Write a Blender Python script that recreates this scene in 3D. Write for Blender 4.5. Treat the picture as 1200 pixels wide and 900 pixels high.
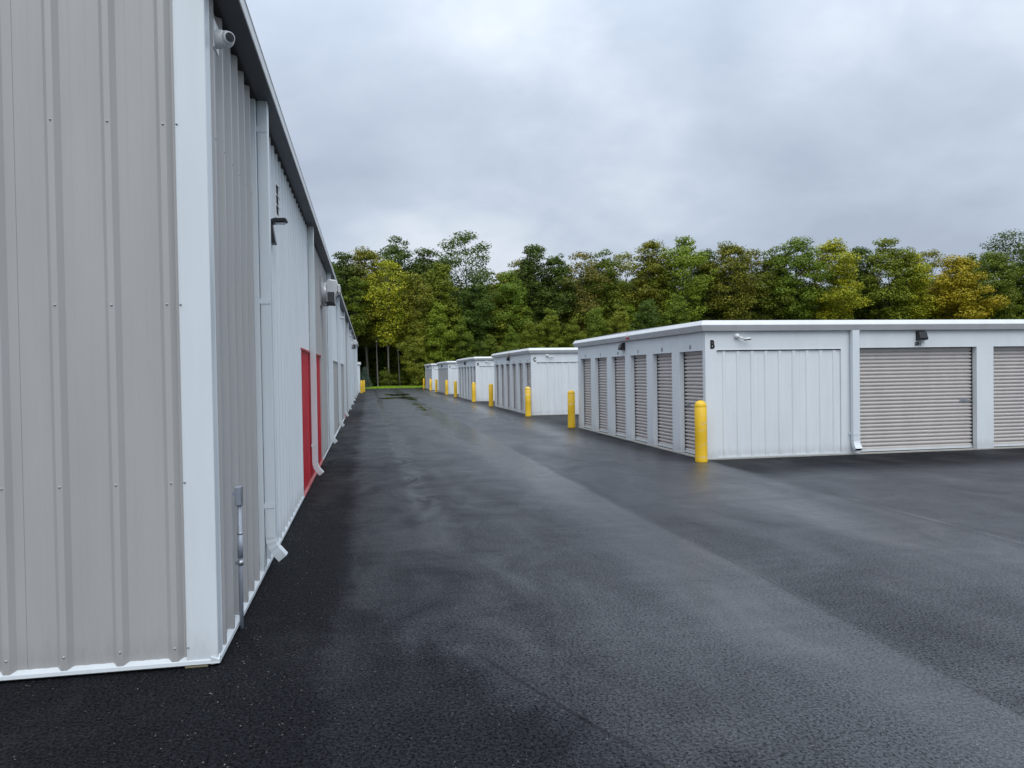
import bpy, bmesh, math, random
import numpy as np
from mathutils import Matrix, Vector

for o in list(bpy.data.objects):
    bpy.data.objects.remove(o)
SC = bpy.context.scene
COL = SC.collection
R = math.radians
random.seed(7)

# ------------------------------------------------------------------ camera
CAM_H = 1.75
YAW, PITCH, ROLL = R(10.621), R(0.9305), 0.0155      # turned right of the lane, tipped down, rolled
fw = Vector((math.sin(YAW) * math.cos(PITCH), math.cos(YAW) * math.cos(PITCH), -math.sin(PITCH)))
r0 = Vector((math.cos(YAW), -math.sin(YAW), 0)); u0 = r0.cross(fw)
rt = r0 * math.cos(ROLL) - u0 * math.sin(ROLL)
up = r0 * math.sin(ROLL) + u0 * math.cos(ROLL)
cd = bpy.data.cameras.new('camera'); cam = bpy.data.objects.new('camera', cd); COL.objects.link(cam)
m3 = Matrix((rt, up, -fw)).transposed()
cam.matrix_world = Matrix.Translation((0, 0, CAM_H)) @ m3.to_4x4()
cd.sensor_width = 36; cd.lens = 27.0; cd.clip_start = 0.05; cd.clip_end = 3000
SC.camera = cam
SC.render.resolution_x, SC.render.resolution_y = 1024, 768

# ------------------------------------------------------------------ overcast sky, soft sun, exposure
SUN_EL, SUN_AZ = R(54), R(182)       # azimuth clockwise from +Y: behind the camera
W = bpy.data.worlds.new('World'); SC.world = W; W.use_nodes = True
nt = W.node_tree; nt.nodes.clear(); L = nt.links.new
out = nt.nodes.new('ShaderNodeOutputWorld')
sky = nt.nodes.new('ShaderNodeTexSky'); sky.sky_type = 'NISHITA'; sky.sun_disc = False
sky.sun_elevation = SUN_EL; sky.sun_rotation = SUN_AZ
bg1 = nt.nodes.new('ShaderNodeBackground'); bg1.inputs[1].default_value = 0.08
L(sky.outputs[0], bg1.inputs[0])
tc = nt.nodes.new('ShaderNodeTexCoord')
sep = nt.nodes.new('ShaderNodeSeparateXYZ'); L(tc.outputs['Generated'], sep.inputs[0])
def wm(op, a, b=None, c=None, clamp=False):
    n = nt.nodes.new('ShaderNodeMath'); n.operation = op; n.use_clamp = clamp
    for i, v in enumerate((a, b, c)):
        if v is None: continue
        if isinstance(v, (int, float)): n.inputs[i].default_value = v
        else: L(v, n.inputs[i])
    return n.outputs[0]
zc = wm('MAXIMUM', sep.outputs[2], 0.0)
den = wm('ADD', zc, 0.42)
cmb = nt.nodes.new('ShaderNodeCombineXYZ')
L(wm('DIVIDE', sep.outputs[0], den), cmb.inputs[0]); L(wm('DIVIDE', sep.outputs[1], den), cmb.inputs[1])
def wnoise(scale, det, rough, dist, off):
    mp = nt.nodes.new('ShaderNodeMapping'); mp.inputs['Location'].default_value = off
    L(cmb.outputs[0], mp.inputs[0])
    n = nt.nodes.new('ShaderNodeTexNoise'); n.inputs['Scale'].default_value = scale
    n.inputs['Detail'].default_value = det; n.inputs['Roughness'].default_value = rough
    n.inputs['Distortion'].default_value = dist; L(mp.outputs[0], n.inputs['Vector'])
    return n.outputs['Fac']
n1 = wnoise(1.5, 5, 0.50, 0.15, (5.4, 0.35, 0)); n2 = wnoise(4.5, 6, 0.55, 0.25, (7.3, 2.2, 4))
cl = wm('ADD', wm('MULTIPLY', n1, 0.72), wm('MULTIPLY', n2, 0.28))
rp = nt.nodes.new('ShaderNodeValToRGB'); L(cl, rp.inputs[0])
e = rp.color_ramp.elements
e[0].position = 0.35; e[0].color = (0.42, 0.485, 0.595, 1)
e[1].position = 0.66; e[1].color = (0.73, 0.788, 0.868, 1)
x = e.new(0.50); x.color = (0.515, 0.592, 0.705, 1)
grad = wm('ADD', wm('MULTIPLY', wm('MULTIPLY', zc, zc), 1.9), 0.90)          # overcast sky: brighter towards the zenith
mul = nt.nodes.new('ShaderNodeVectorMath'); mul.operation = 'SCALE'
L(rp.outputs[0], mul.inputs[0]); L(grad, mul.inputs['Scale'])
bg2 = nt.nodes.new('ShaderNodeBackground'); bg2.inputs[1].default_value = 1.0
L(mul.outputs[0], bg2.inputs[0])
mix = nt.nodes.new('ShaderNodeMixShader'); mix.inputs[0].default_value = 0.93
L(bg1.outputs[0], mix.inputs[1]); L(bg2.outputs[0], mix.inputs[2]); L(mix.outputs[0], out.inputs[0])

sd = bpy.data.lights.new('sun', 'SUN'); sd.energy = 1.5; sd.angle = R(50); sd.color = (1, 0.975, 0.94)
so = bpy.data.objects.new('sun', sd); COL.objects.link(so)
sdir = Vector((math.sin(SUN_AZ) * math.cos(SUN_EL), math.cos(SUN_AZ) * math.cos(SUN_EL), math.sin(SUN_EL)))
so.rotation_euler = sdir.to_track_quat('Z', 'Y').to_euler(); so.location = (0, -30, 40)
vs = SC.view_settings
vs.view_transform = 'Standard'; vs.look = 'None'; vs.exposure = 0.16; vs.gamma = 1.0; vs.use_curve_mapping = False
SC.render.engine = 'CYCLES'

# ------------------------------------------------------------------ material helpers
class NM:
    """small wrapper that keeps node building short"""
    def __init__(s, name):
        s.m = bpy.data.materials.new(name); s.m.use_nodes = True
        s.t = s.m.node_tree; s.t.nodes.clear()
        s.o = s.t.nodes.new('ShaderNodeOutputMaterial')
        s.b = s.t.nodes.new('ShaderNodeBsdfPrincipled'); s.t.links.new(s.b.outputs[0], s.o.inputs[0])
    def put(s, sock, v):
        if v is None: return
        if isinstance(v, bpy.types.NodeSocket): s.t.links.new(v, sock)
        elif isinstance(v, (tuple, list)) and len(v) == 3 and len(sock.default_value) == 4:
            sock.default_value = (*v, 1)
        else: sock.default_value = v
    def P(s, **k):
        nm = {'col': 'Base Color', 'rough': 'Roughness', 'metal': 'Metallic', 'normal': 'Normal', 'spec': 'Specular IOR Level',
              'coat': 'Coat Weight', 'coatr': 'Coat Roughness', 'ior': 'IOR'}
        for a, v in k.items(): s.put(s.b.inputs[nm[a]], v)
        return s.m
    def math(s, op, a, b=None, c=None, clamp=False):
        n = s.t.nodes.new('ShaderNodeMath'); n.operation = op; n.use_clamp = clamp
        for i, v in enumerate((a, b, c)): s.put(n.inputs[i], v)
        return n.outputs[0]
    def pos(s, scale=(1, 1, 1), loc=(0, 0, 0), obj=False):
        if obj:
            g = s.t.nodes.new('ShaderNodeTexCoord').outputs['Object']
        else:
            g = s.t.nodes.new('ShaderNodeNewGeometry').outputs['Position']
        mp = s.t.nodes.new('ShaderNodeMapping'); mp.inputs['Scale'].default_value = scale; mp.inputs['Location'].default_value = loc
        s.t.links.new(g, mp.inputs[0]); return mp.outputs[0]
    def noise(s, vec, scale, det=4, rough=0.5, dist=0):
        n = s.t.nodes.new('ShaderNodeTexNoise')
        s.put(n.inputs['Vector'], vec); s.put(n.inputs['Scale'], scale); s.put(n.inputs['Detail'], det)
        s.put(n.inputs['Roughness'], rough); s.put(n.inputs['Distortion'], dist); return n.outputs['Fac']
    def vor(s, vec, scale, feat='F1', rnd=1.0):
        n = s.t.nodes.new('ShaderNodeTexVoronoi'); n.feature = feat
        s.put(n.inputs['Vector'], vec); s.put(n.inputs['Scale'], scale); s.put(n.inputs['Randomness'], rnd); return n
    def ramp(s, f, *stops):
        n = s.t.nodes.new('ShaderNodeValToRGB'); s.put(n.inputs[0], f); e = n.color_ramp.elements
        while len(e) < len(stops): e.new(0.5)
        for k, (p, c) in enumerate(stops):
            e[k].position = p; e[k].color = (c, c, c, 1) if isinstance(c, (int, float)) else (*c, 1)
        return n.outputs[0]
    def sm(s, v, a, b):
        n = s.t.nodes.new('ShaderNodeMapRange'); n.interpolation_type = 'SMOOTHSTEP'
        s.put(n.inputs['Value'], v); s.put(n.inputs['From Min'], a); s.put(n.inputs['From Max'], b); return n.outputs['Result']
    def mix(s, f, a, b, typ='MIX'):
        n = s.t.nodes.new('ShaderNodeMix'); n.data_type = 'RGBA'; n.blend_type = typ
        s.put(n.inputs['Factor'], f)
        A = [i for i in n.inputs if i.identifier == 'A_Color'][0]; B = [i for i in n.inputs if i.identifier == 'B_Color'][0]
        s.put(A, a); s.put(B, b)
        return [o for o in n.outputs if o.identifier == 'Result_Color'][0]
    def bump(s, h, strength=0.3, dist=0.01, normal=None):
        n = s.t.nodes.new('ShaderNodeBump'); s.put(n.inputs['Height'], h)
        n.inputs['Strength'].default_value = strength; n.inputs['Distance'].default_value = dist
        s.put(n.inputs['Normal'], normal); return n.outputs[0]

def painted(name, col, rough=0.42, var=0.06, dirt=0.25, oil=0.012):
    n = NM(name); p = n.pos()
    a = n.noise(n.pos(scale=(3, 3, 0.5)), 1.3, 4, 0.6)
    c = n.mix(n.ramp(a, (0.3, 0), (0.7, 1)), tuple(v * (1 - var) for v in col), tuple(min(1, v * (1 + var * 0.4)) for v in col))
    # splash-back dirt near the ground with ragged upper limit
    z = n.t.nodes.new('ShaderNodeSeparateXYZ'); n.put(z.inputs[0], p)
    d = n.noise(n.pos(scale=(4, 4, 1.2)), 5, 6, 0.7)
    f = n.math('MULTIPLY', n.sm(n.math('ADD', z.outputs[2], n.math('MULTIPLY', d, -0.30)), 0.10, -0.12), dirt)
    c = n.mix(f, c, (0.16, 0.15, 0.135))
    st = n.noise(n.pos(scale=(26, 26, 0.6)), 1.0, 3, 0.6)
    c = n.mix(n.math('MULTIPLY', n.sm(st, 0.62, 0.8), 0.10), c, tuple(v * 0.72 for v in col))
    wob = n.noise(n.pos(scale=(1, 1, 0.35)), 2.2, 2, 0.5)
    n.P(col=c, rough=n.math('ADD', n.math('MULTIPLY', a, 0.18), rough - 0.09), normal=n.bump(wob, 0.35, oil))
    return n.m

M = {}
M['white'] = painted('white_paint', (0.725, 0.765, 0.785), 0.40)
M['white2'] = painted('white_trim', (0.70, 0.75, 0.775), 0.33, dirt=0.18)
M['tan'] = painted('tan_paint', (0.430, 0.424, 0.416), 0.38, oil=0.02)
M['grey'] = painted('grey_paint', (0.42, 0.42, 0.41), 0.40)
M['door'] = painted('door_paint', (0.62, 0.58, 0.55), 0.36, dirt=0.10)
M['gutter'] = painted('gutter_paint', (0.68, 0.69, 0.69), 0.36)
M['red'] = painted('red_paint', (0.52, 0.014, 0.030), 0.30, var=0.2)
M['roof'] = painted('roof_paint', (0.52, 0.53, 0.53), 0.4)
def simple(name, col, rough=0.5, metal=0.0, nz=0.0):
    n = NM(name); a = n.noise(n.pos(), 14, 4, 0.6)
    c = n.mix(a, tuple(v * (1 - nz) for v in col), tuple(min(1, v * (1 + nz)) for v in col))
    n.P(col=c, rough=n.math('ADD', n.math('MULTIPLY', a, 0.2), rough - 0.1), metal=metal); return n.m
M['black'] = simple('black_plastic', (0.012, 0.012, 0.014), 0.4, 0, 0.2)
M['print'] = simple('black_print', (0.010, 0.010, 0.011), 0.6)
M['void'] = simple('dark_opening', (0.006, 0.006, 0.006), 0.9)
M['lens'] = simple('lamp_lens', (0.35, 0.37, 0.38), 0.15)
M['glass'] = simple('camera_glass', (0.01, 0.009, 0.009), 0.08)
M['galv'] = simple('galvanised_steel', (0.48, 0.50, 0.53), 0.35, 0.85, 0.15)
M['zinc'] = simple('conduit_grey', (0.36, 0.40, 0.46), 0.42, 0.15, 0.12)
M['steel'] = simple('fan_steel', (0.66, 0.67, 0.68), 0.32, 0.35, 0.06)
M['camw'] = simple('camera_white', (0.80, 0.81, 0.81), 0.35, 0, 0.03)
M['plate'] = simple('plate_white', (0.80, 0.80, 0.80), 0.4, 0, 0.03)
M['sred'] = simple('sticker_red', (0.60, 0.06, 0.07), 0.4, 0, 0.1)
M['screwp'] = simple('screw_paint', (0.40, 0.40, 0.40), 0.35, 0.3, 0.1)
M['eave_shade'] = simple('eave_shade_grey', (0.095, 0.103, 0.115), 0.55, 0, 0.12)  # dark tone carrying the shade below the warehouse gutter
M['darkgrey'] = simple('dark_grey_metal', (0.06, 0.062, 0.065), 0.45, 0.2, 0.15)
M['conc'] = simple('concrete', (0.34, 0.33, 0.30), 0.85, 0, 0.25)
M['wood'] = simple('sill_wood', (0.42, 0.36, 0.22), 0.8, 0, 0.25)
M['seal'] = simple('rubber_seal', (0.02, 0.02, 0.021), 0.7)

def m_yellow():
    n = NM('bollard_yellow'); p = n.pos(obj=True)
    oi = n.t.nodes.new('ShaderNodeObjectInfo')
    off = n.t.nodes.new('ShaderNodeVectorMath'); off.operation = 'MULTIPLY_ADD'
    n.put(off.inputs[0], oi.outputs['Location']); off.inputs[1].default_value = (3.3, 1.7, 2.1); n.put(off.inputs[2], p)
    v = off.outputs[0]
    a = n.noise(v, 5, 4, 0.6)
    c = n.mix(a, (0.74, 0.44, 0.010), (0.84, 0.54, 0.022))
    mp = n.t.nodes.new('ShaderNodeMapping'); mp.inputs['Rotation'].default_value = (0.5, 0.35, 0); mp.inputs['Scale'].default_value = (1.2, 1.2, 11)
    n.put(mp.inputs[0], v)
    s1 = n.noise(mp.outputs[0], 1.6, 5, 0.65)
    sc = n.math('MULTIPLY', n.sm(s1, 0.60, 0.64), n.sm(n.noise(v, 3.0, 2), 0.42, 0.52))
    c = n.mix(n.math('MULTIPLY', sc, 0.75), c, (0.72, 0.62, 0.40))
    d = n.math('MULTIPLY', n.sm(n.noise(v, 22, 5, 0.7), 0.60, 0.75), 0.35)
    c = n.mix(d, c, (0.20, 0.13, 0.03))
    n.P(col=c, rough=n.math('ADD', n.math('MULTIPLY', a, 0.2), 0.33), normal=n.bump(a, 0.2, 0.01)); return n.m
M['yellow'] = m_yellow()

def m_asphalt():
    n = NM('wet_asphalt'); P = n.pos()
    s = n.t.nodes.new('ShaderNodeSeparateXYZ'); n.put(s.inputs[0], P); X, Y = s.outputs[0], s.outputs[1]
    wx = n.math('MULTIPLY', n.math('SUBTRACT', n.noise(n.pos(scale=(0.4, 0.25, 1)), 1.0, 3), 0.5), 0.22)      # seams wander
    fx = n.math('MULTIPLY', n.math('SUBTRACT', n.noise(n.pos(scale=(6, 6, 1)), 2.0, 5, 0.7), 0.5), 0.07)
    Xs = n.math('ADD', X, wx); Xf = n.math('ADD', Xs, fx)
    stones = n.vor(P, 105); st2 = n.vor(P, 230)
    coarse = n.noise(P, 46, 5, 0.72); fine = n.noise(P, 170, 3, 0.7)
    big = n.noise(n.pos(scale=(0.5, 0.16, 1)), 1.0, 5, 0.6, 0.4)         # patches drawn out along the lane
    mid = n.noise(n.pos(scale=(1.4, 0.7, 1), loc=(4, 9, 0)), 1.0, 5, 0.62, 0.8)
    tr = n.noise(n.pos(scale=(0.8, 5.5, 1)), 1.0, 5, 0.65, 0.5)          # roller marks across
    tr2 = n.noise(n.pos(scale=(1.0, 11, 1)), 1.0, 6, 0.72, 0.6)
    # --- wetness: lengthwise lanes left by the paver, plus patches
    band = n.math('MULTIPLY', n.sm(Xs, 1.9, 2.75), n.sm(Xf, 3.26, 3.08))
    band2 = n.math('MULTIPLY', n.sm(Xs, 4.3, 5.2), n.sm(Xf, 6.27, 6.0))
    dryr = n.math('MULTIPLY', n.sm(Xf, 3.16, 3.2), n.sm(Xs, 4.4, 3.3))
    hand = n.sm(n.math('ADD', Xf, n.math('ADD', n.math('MULTIPLY', n.math('SUBTRACT', tr2, 0.5), 0.22), n.math('MULTIPLY', n.math('SUBTRACT', mid, 0.5), 0.35))), -0.08, -0.36)   # hand-raked strip along the wall
    fresh = n.sm(n.math('ADD', n.math('ADD', n.math('MULTIPLY', X, 1.0), n.math('MULTIPLY', Y, 0.40)), n.math('MULTIPLY', mid, 0.9)), 3.15, 2.55)   # newer, blacker mat near the gable
    apron = n.math('MULTIPLY', n.sm(n.math('ADD', Y, n.math('MULTIPLY', mid, 1.6)), 11.6, 13.2), n.sm(Xf, 6.15, 6.35))       # hand-laid edges at the storage buildings
    side = n.math('MULTIPLY', n.sm(n.math('ADD', Xs, n.math('MULTIPLY', mid, 0.8)), 5.5, 6.4), n.sm(Y, 13.0, 14.0))
    black = n.math('MAXIMUM', n.math('MAXIMUM', n.math('ADD', n.math('MULTIPLY', hand, 0.30), n.math('MULTIPLY', n.sm(n.math('ADD', X, n.math('MULTIPLY', mid, 1.2)), 3.0, 0.0), 0.46)), n.math('MULTIPLY', fresh, 0.60)), n.math('MULTIPLY', n.math('MAXIMUM', apron, side), 0.72))
    far = n.sm(Y, 6.0, 24.0)
    wet = n.math('ADD', n.math('MULTIPLY', n.math('SUBTRACT', big, 0.5), 0.9), n.math('MULTIPLY', n.math('SUBTRACT', mid, 0.5), 0.7))
    wet = n.math('ADD', wet, n.math('MULTIPLY', band, 0.34)); wet = n.math('ADD', wet, n.math('MULTIPLY', band2, 0.28))
    streak = n.math('MULTIPLY', n.math('MULTIPLY', n.sm(Xs, 0.45, 0.62), n.sm(Xs, 1.05, 0.75)), n.math('MULTIPLY', n.sm(Y, 6.5, 11.0), n.sm(mid, 0.36, 0.56)))
    wet = n.math('ADD', wet, n.math('MULTIPLY', streak, 0.30))
    wet = n.math('ADD', wet, n.math('MULTIPLY', dryr, -0.06)); wet = n.math('ADD', wet, n.math('MULTIPLY', black, -0.5))
    wet = n.math('ADD', wet, n.math('MULTIPLY', n.math('SUBTRACT', tr, 0.5), 0.30))
    wet = n.math('ADD', n.math('ADD', wet, 0.36), n.math('MULTIPLY', far, 0.26), clamp=True)
    # --- open pits between the stones: dark and unglazed, drowned where the film of water is thick
    pitn = n.noise(n.pos(scale=(1, 0.8, 1)), 62, 5, 0.82, 0.1)
    chip = n.noise(n.pos(scale=(1, 0.8, 1), loc=(3.3, 8.1, 0)), 84, 4, 0.85)
    pit = n.math('MULTIPLY', n.math('MULTIPLY', n.sm(pitn, 0.535, 0.455), n.sm(n.noise(n.pos(loc=(1.7, 5.2, 0)), 50, 3, 0.7), 0.40, 0.56)), n.math('SUBTRACT', 1.0, n.math('MULTIPLY', n.sm(wet, 0.5, 1.0), 0.50)))
    # --- colour
    base = n.mix(n.sm(coarse, 0.34, 0.68), (0.022, 0.0242, 0.0305), (0.040, 0.0432, 0.052))
    rc = n.t.nodes.new('ShaderNodeSeparateColor'); n.put(rc.inputs[0], stones.outputs['Color'])
    spk = n.sm(stones.outputs['Distance'], 0.42, 0.15)
    base = n.mix(n.math('MULTIPLY', n.sm(chip, 0.53, 0.61), 0.75), base, (0.108, 0.113, 0.126))
    base = n.mix(n.math('MULTIPLY', n.sm(mid, 0.52, 0.70), 0.25), base, (0.066, 0.067, 0.072))
    base = n.mix(n.math('MULTIPLY', black, 0.95), base, (0.0045, 0.0048, 0.0058))
    base = n.mix(n.math('MULTIPLY', n.sm(rc.outputs[1], 0.985, 0.992), n.sm(stones.outputs['Distance'], 0.38, 0.28)), base, (0.26, 0.25, 0.22))
    base = n.mix(n.math('MULTIPLY', pit, 0.88), base, (0.004, 0.004, 0.005))
    # a few scars where the mat was torn: ragged pale stones
    for sx, sy, sr in ((0.57, 4.81, 0.13), (1.62, 3.42, 0.22)):
        d = n.math('SQRT', n.math('ADD', n.math('POWER', n.math('SUBTRACT', X, sx), 2.0), n.math('POWER', n.math('MULTIPLY', n.math('SUBTRACT', Y, sy), 0.8), 2.0)))
        k = n.math('MULTIPLY', n.sm(n.math('ADD', d, n.math('MULTIPLY', n.math('SUBTRACT', coarse, 0.5), 0.25)), sr, sr * 0.2), n.sm(coarse, 0.44, 0.62))
        base = n.mix(n.math('MULTIPLY', k, 0.5), base, (0.13, 0.132, 0.138))
    # lengthwise joints: a narrow crack line with a pale edge
    def line(x0, w, slope=0.0, s=Xf):
        xx = n.math('ADD', n.math('ADD', s, -x0), n.math('MULTIPLY', Y, -slope))
        return n.sm(n.math('ABSOLUTE', xx), w, w * 0.35)
    j1 = line(3.17, 0.022); j2 = line(6.25, 0.035); j3 = line(2.52, 0.024, -0.40)
    j3 = n.math('MULTIPLY', j3, n.sm(Y, 4.9, 4.5))
    jt = n.math('MAXIMUM', n.math('MULTIPLY', j1, n.sm(tr, 0.40, 0.55)), j3)
    # hairline rake tears: thin wandering lines, only here and there
    cr = n.sm(n.math('ABSOLUTE', n.math('SUBTRACT', n.noise(n.pos(scale=(0.9, 1.6, 1), loc=(2, 6, 0)), 1.3, 5, 0.55, 0.6), 0.5)), 0.0065, 0.002)
    cr = n.math('MULTIPLY', cr, n.sm(n.noise(n.pos(scale=(1, 1, 1), loc=(9, 3, 0)), 0.9, 3, 0.6), 0.56, 0.66))
    cr = n.math('MULTIPLY', cr, n.sm(coarse, 0.40, 0.52))
    jt = n.math('MAXIMUM', jt, cr)
    base = n.mix(n.math('MULTIPLY', jt, 0.85), base, (0.003, 0.003, 0.004))
    pale = n.math('MULTIPLY', n.math('MAXIMUM', j2, n.math('MULTIPLY', line(3.12, 0.035), n.sm(big, 0.48, 0.62))), n.math('MULTIPLY', n.sm(mid, 0.40, 0.6), 0.32))
    base = n.mix(pale, base, (0.17, 0.17, 0.175))
    rough = n.math('SUBTRACT', 0.60, n.math('MULTIPLY', wet, 0.40))
    rough = n.math('ADD', rough, n.math('MULTIPLY', n.math('SUBTRACT', coarse, 0.5), 0.25), clamp=True)
    rough = n.math('MAXIMUM', rough, n.math('MULTIPLY', black, 0.62))
    # --- relief
    h = n.math('ADD', n.math('MULTIPLY', stones.outputs['Distance'], -0.55), n.math('ADD', n.math('MULTIPLY', coarse, 0.9), n.math('MULTIPLY', fine, 0.35)))
    h = n.math('ADD', h, n.math('MULTIPLY', n.math('MULTIPLY', tr, hand), 2.0))
    h = n.math('ADD', h, n.math('MULTIPLY', n.math('MAXIMUM', jt, pit), -0.8))
    bs = n.t.nodes.new('ShaderNodeBump'); n.put(bs.inputs['Height'], h); bs.inputs['Distance'].default_value = 0.008
    n.put(bs.inputs['Strength'], n.math('SUBTRACT', 0.70, n.math('MULTIPLY', wet, 0.56)))
    b2 = n.bump(n.noise(n.pos(scale=(0.5, 0.5, 1)), 1.0, 2), 0.25, 0.05, bs.outputs[0])
    sp = n.math('ADD', n.math('MULTIPLY', wet, 0.74), 0.12)
    sp = n.math('MULTIPLY', sp, n.math('SUBTRACT', 1.0, n.math('MULTIPLY', pit, 0.85)))
    sp = n.math('MULTIPLY', sp, n.math('SUBTRACT', 1.0, n.math('MULTIPLY', black, 0.90)))
    n.P(col=base, rough=rough, normal=b2, spec=sp, ior=1.62)
    return n.m
M['asphalt'] = m_asphalt()

def m_puddle():
    n = NM('puddle_water'); n.P(col=(0.006, 0.007, 0.006), rough=0.02, spec=0.5,
        normal=n.bump(n.noise(n.pos(scale=(2, 0.7, 1)), 3, 3), 0.02, 0.01)); return n.m
M['puddle'] = m_puddle()

def m_ground():
    n = NM('grass_ground'); a = n.noise(n.pos(), 0.6, 6, 0.65); b = n.noise(n.pos(), 9, 5, 0.7)
    c = n.mix(a, (0.055, 0.095, 0.014), (0.11, 0.16, 0.025))
    c = n.mix(n.math('MULTIPLY', n.sm(b, 0.5, 0.8), 0.4), c, (0.14, 0.13, 0.05))
    s = n.t.nodes.new('ShaderNodeSeparateXYZ'); n.put(s.inputs[0], n.pos())
    wood = n.sm(n.math('ADD', s.outputs[1], n.math('MULTIPLY', a, 3)), 97.5, 100.5)     # leaf litter under the trees
    c = n.mix(wood, c, (0.035, 0.028, 0.016))
    n.P(col=c, rough=0.95, normal=n.bump(b, 0.6, 0.05)); return n.m
M['ground'] = m_ground()

def leaf(name, c1, c2, c3=None, trans=0.20):
    n = NM(name)
    g = n.t.nodes.new('ShaderNodeNewGeometry'); rnd = g.outputs['Random Per Island']
    oi = n.t.nodes.new('ShaderNodeObjectInfo').outputs['Random']
    cl = n.noise(n.pos(), 0.55, 3, 0.6)
    f = n.math('ADD', n.math('MULTIPLY', rnd, 0.55), n.math('MULTIPLY', n.sm(cl, 0.3, 0.7), 0.45), clamp=True)
    c = n.mix(f, c1, c2)
    if c3: c = n.mix(n.sm(n.math('ADD', rnd, n.math('MULTIPLY', n.math('SUBTRACT', cl, 0.5), 1.2)), 0.72, 0.95), c, c3)
    hs = n.t.nodes.new('ShaderNodeHueSaturation'); n.put(hs.inputs['Color'], c)
    n.put(hs.inputs['Value'], n.math('ADD', n.math('MULTIPLY', oi, 0.35), 0.82))
    n.put(hs.inputs['Hue'], n.math('ADD', n.math('MULTIPLY', oi, 0.02), 0.49))
    c = hs.outputs[0]
    n.P(col=c, rough=0.55, spec=0.25)
    t = n.t.nodes.new('ShaderNodeBsdfTranslucent'); n.put(t.inputs[0], c)
    mx = n.t.nodes.new('ShaderNodeMixShader'); mx.inputs[0].default_value = trans
    n.t.links.new(n.b.outputs[0], mx.inputs[1]); n.t.links.new(t.outputs[0], mx.inputs[2]); n.t.links.new(mx.outputs[0], n.o.inputs[0])
    return n.m
LEAF = {
    'dark':   leaf('leaf_dark', (0.050, 0.086, 0.012), (0.130, 0.180, 0.024)),
    'mid':    leaf('leaf_mid', (0.090, 0.140, 0.012), (0.210, 0.265, 0.024)),
    'light':  leaf('leaf_light', (0.140, 0.195, 0.014), (0.270, 0.320, 0.028)),
    'olive':  leaf('leaf_olive', (0.115, 0.145, 0.014), (0.270, 0.280, 0.030), (0.38, 0.33, 0.030)),
    'yellow': leaf('leaf_yellow', (0.190, 0.215, 0.012), (0.390, 0.380, 0.026), (0.56, 0.48, 0.025)),
    'gold':   leaf('leaf_gold', (0.32, 0.29, 0.012), (0.52, 0.45, 0.022), (0.60, 0.49, 0.025)),
    'brown':  leaf('leaf_brown', (0.120, 0.130, 0.022), (0.245, 0.225, 0.040), (0.33, 0.24, 0.05)),
    'spruce': leaf('leaf_spruce', (0.050, 0.085, 0.060), (0.120, 0.170, 0.130), None, 0.1),
    'grass':  leaf('leaf_grass', (0.20, 0.34, 0.016), (0.34, 0.50, 0.035), (0.32, 0.34, 0.06)),
}
def m_bark(name, c1, c2):
    n = NM(name); a = n.noise(n.pos(scale=(6, 6, 1)), 2, 5, 0.7)
    n.P(col=n.mix(a, c1, c2), rough=0.9, normal=n.bump(a, 0.6, 0.03)); return n.m
M['bark'] = m_bark('bark', (0.030, 0.026, 0.020), (0.085, 0.075, 0.06))
M['palebark'] = m_bark('pale_bark', (0.10, 0.095, 0.08), (0.24, 0.225, 0.20))

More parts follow.
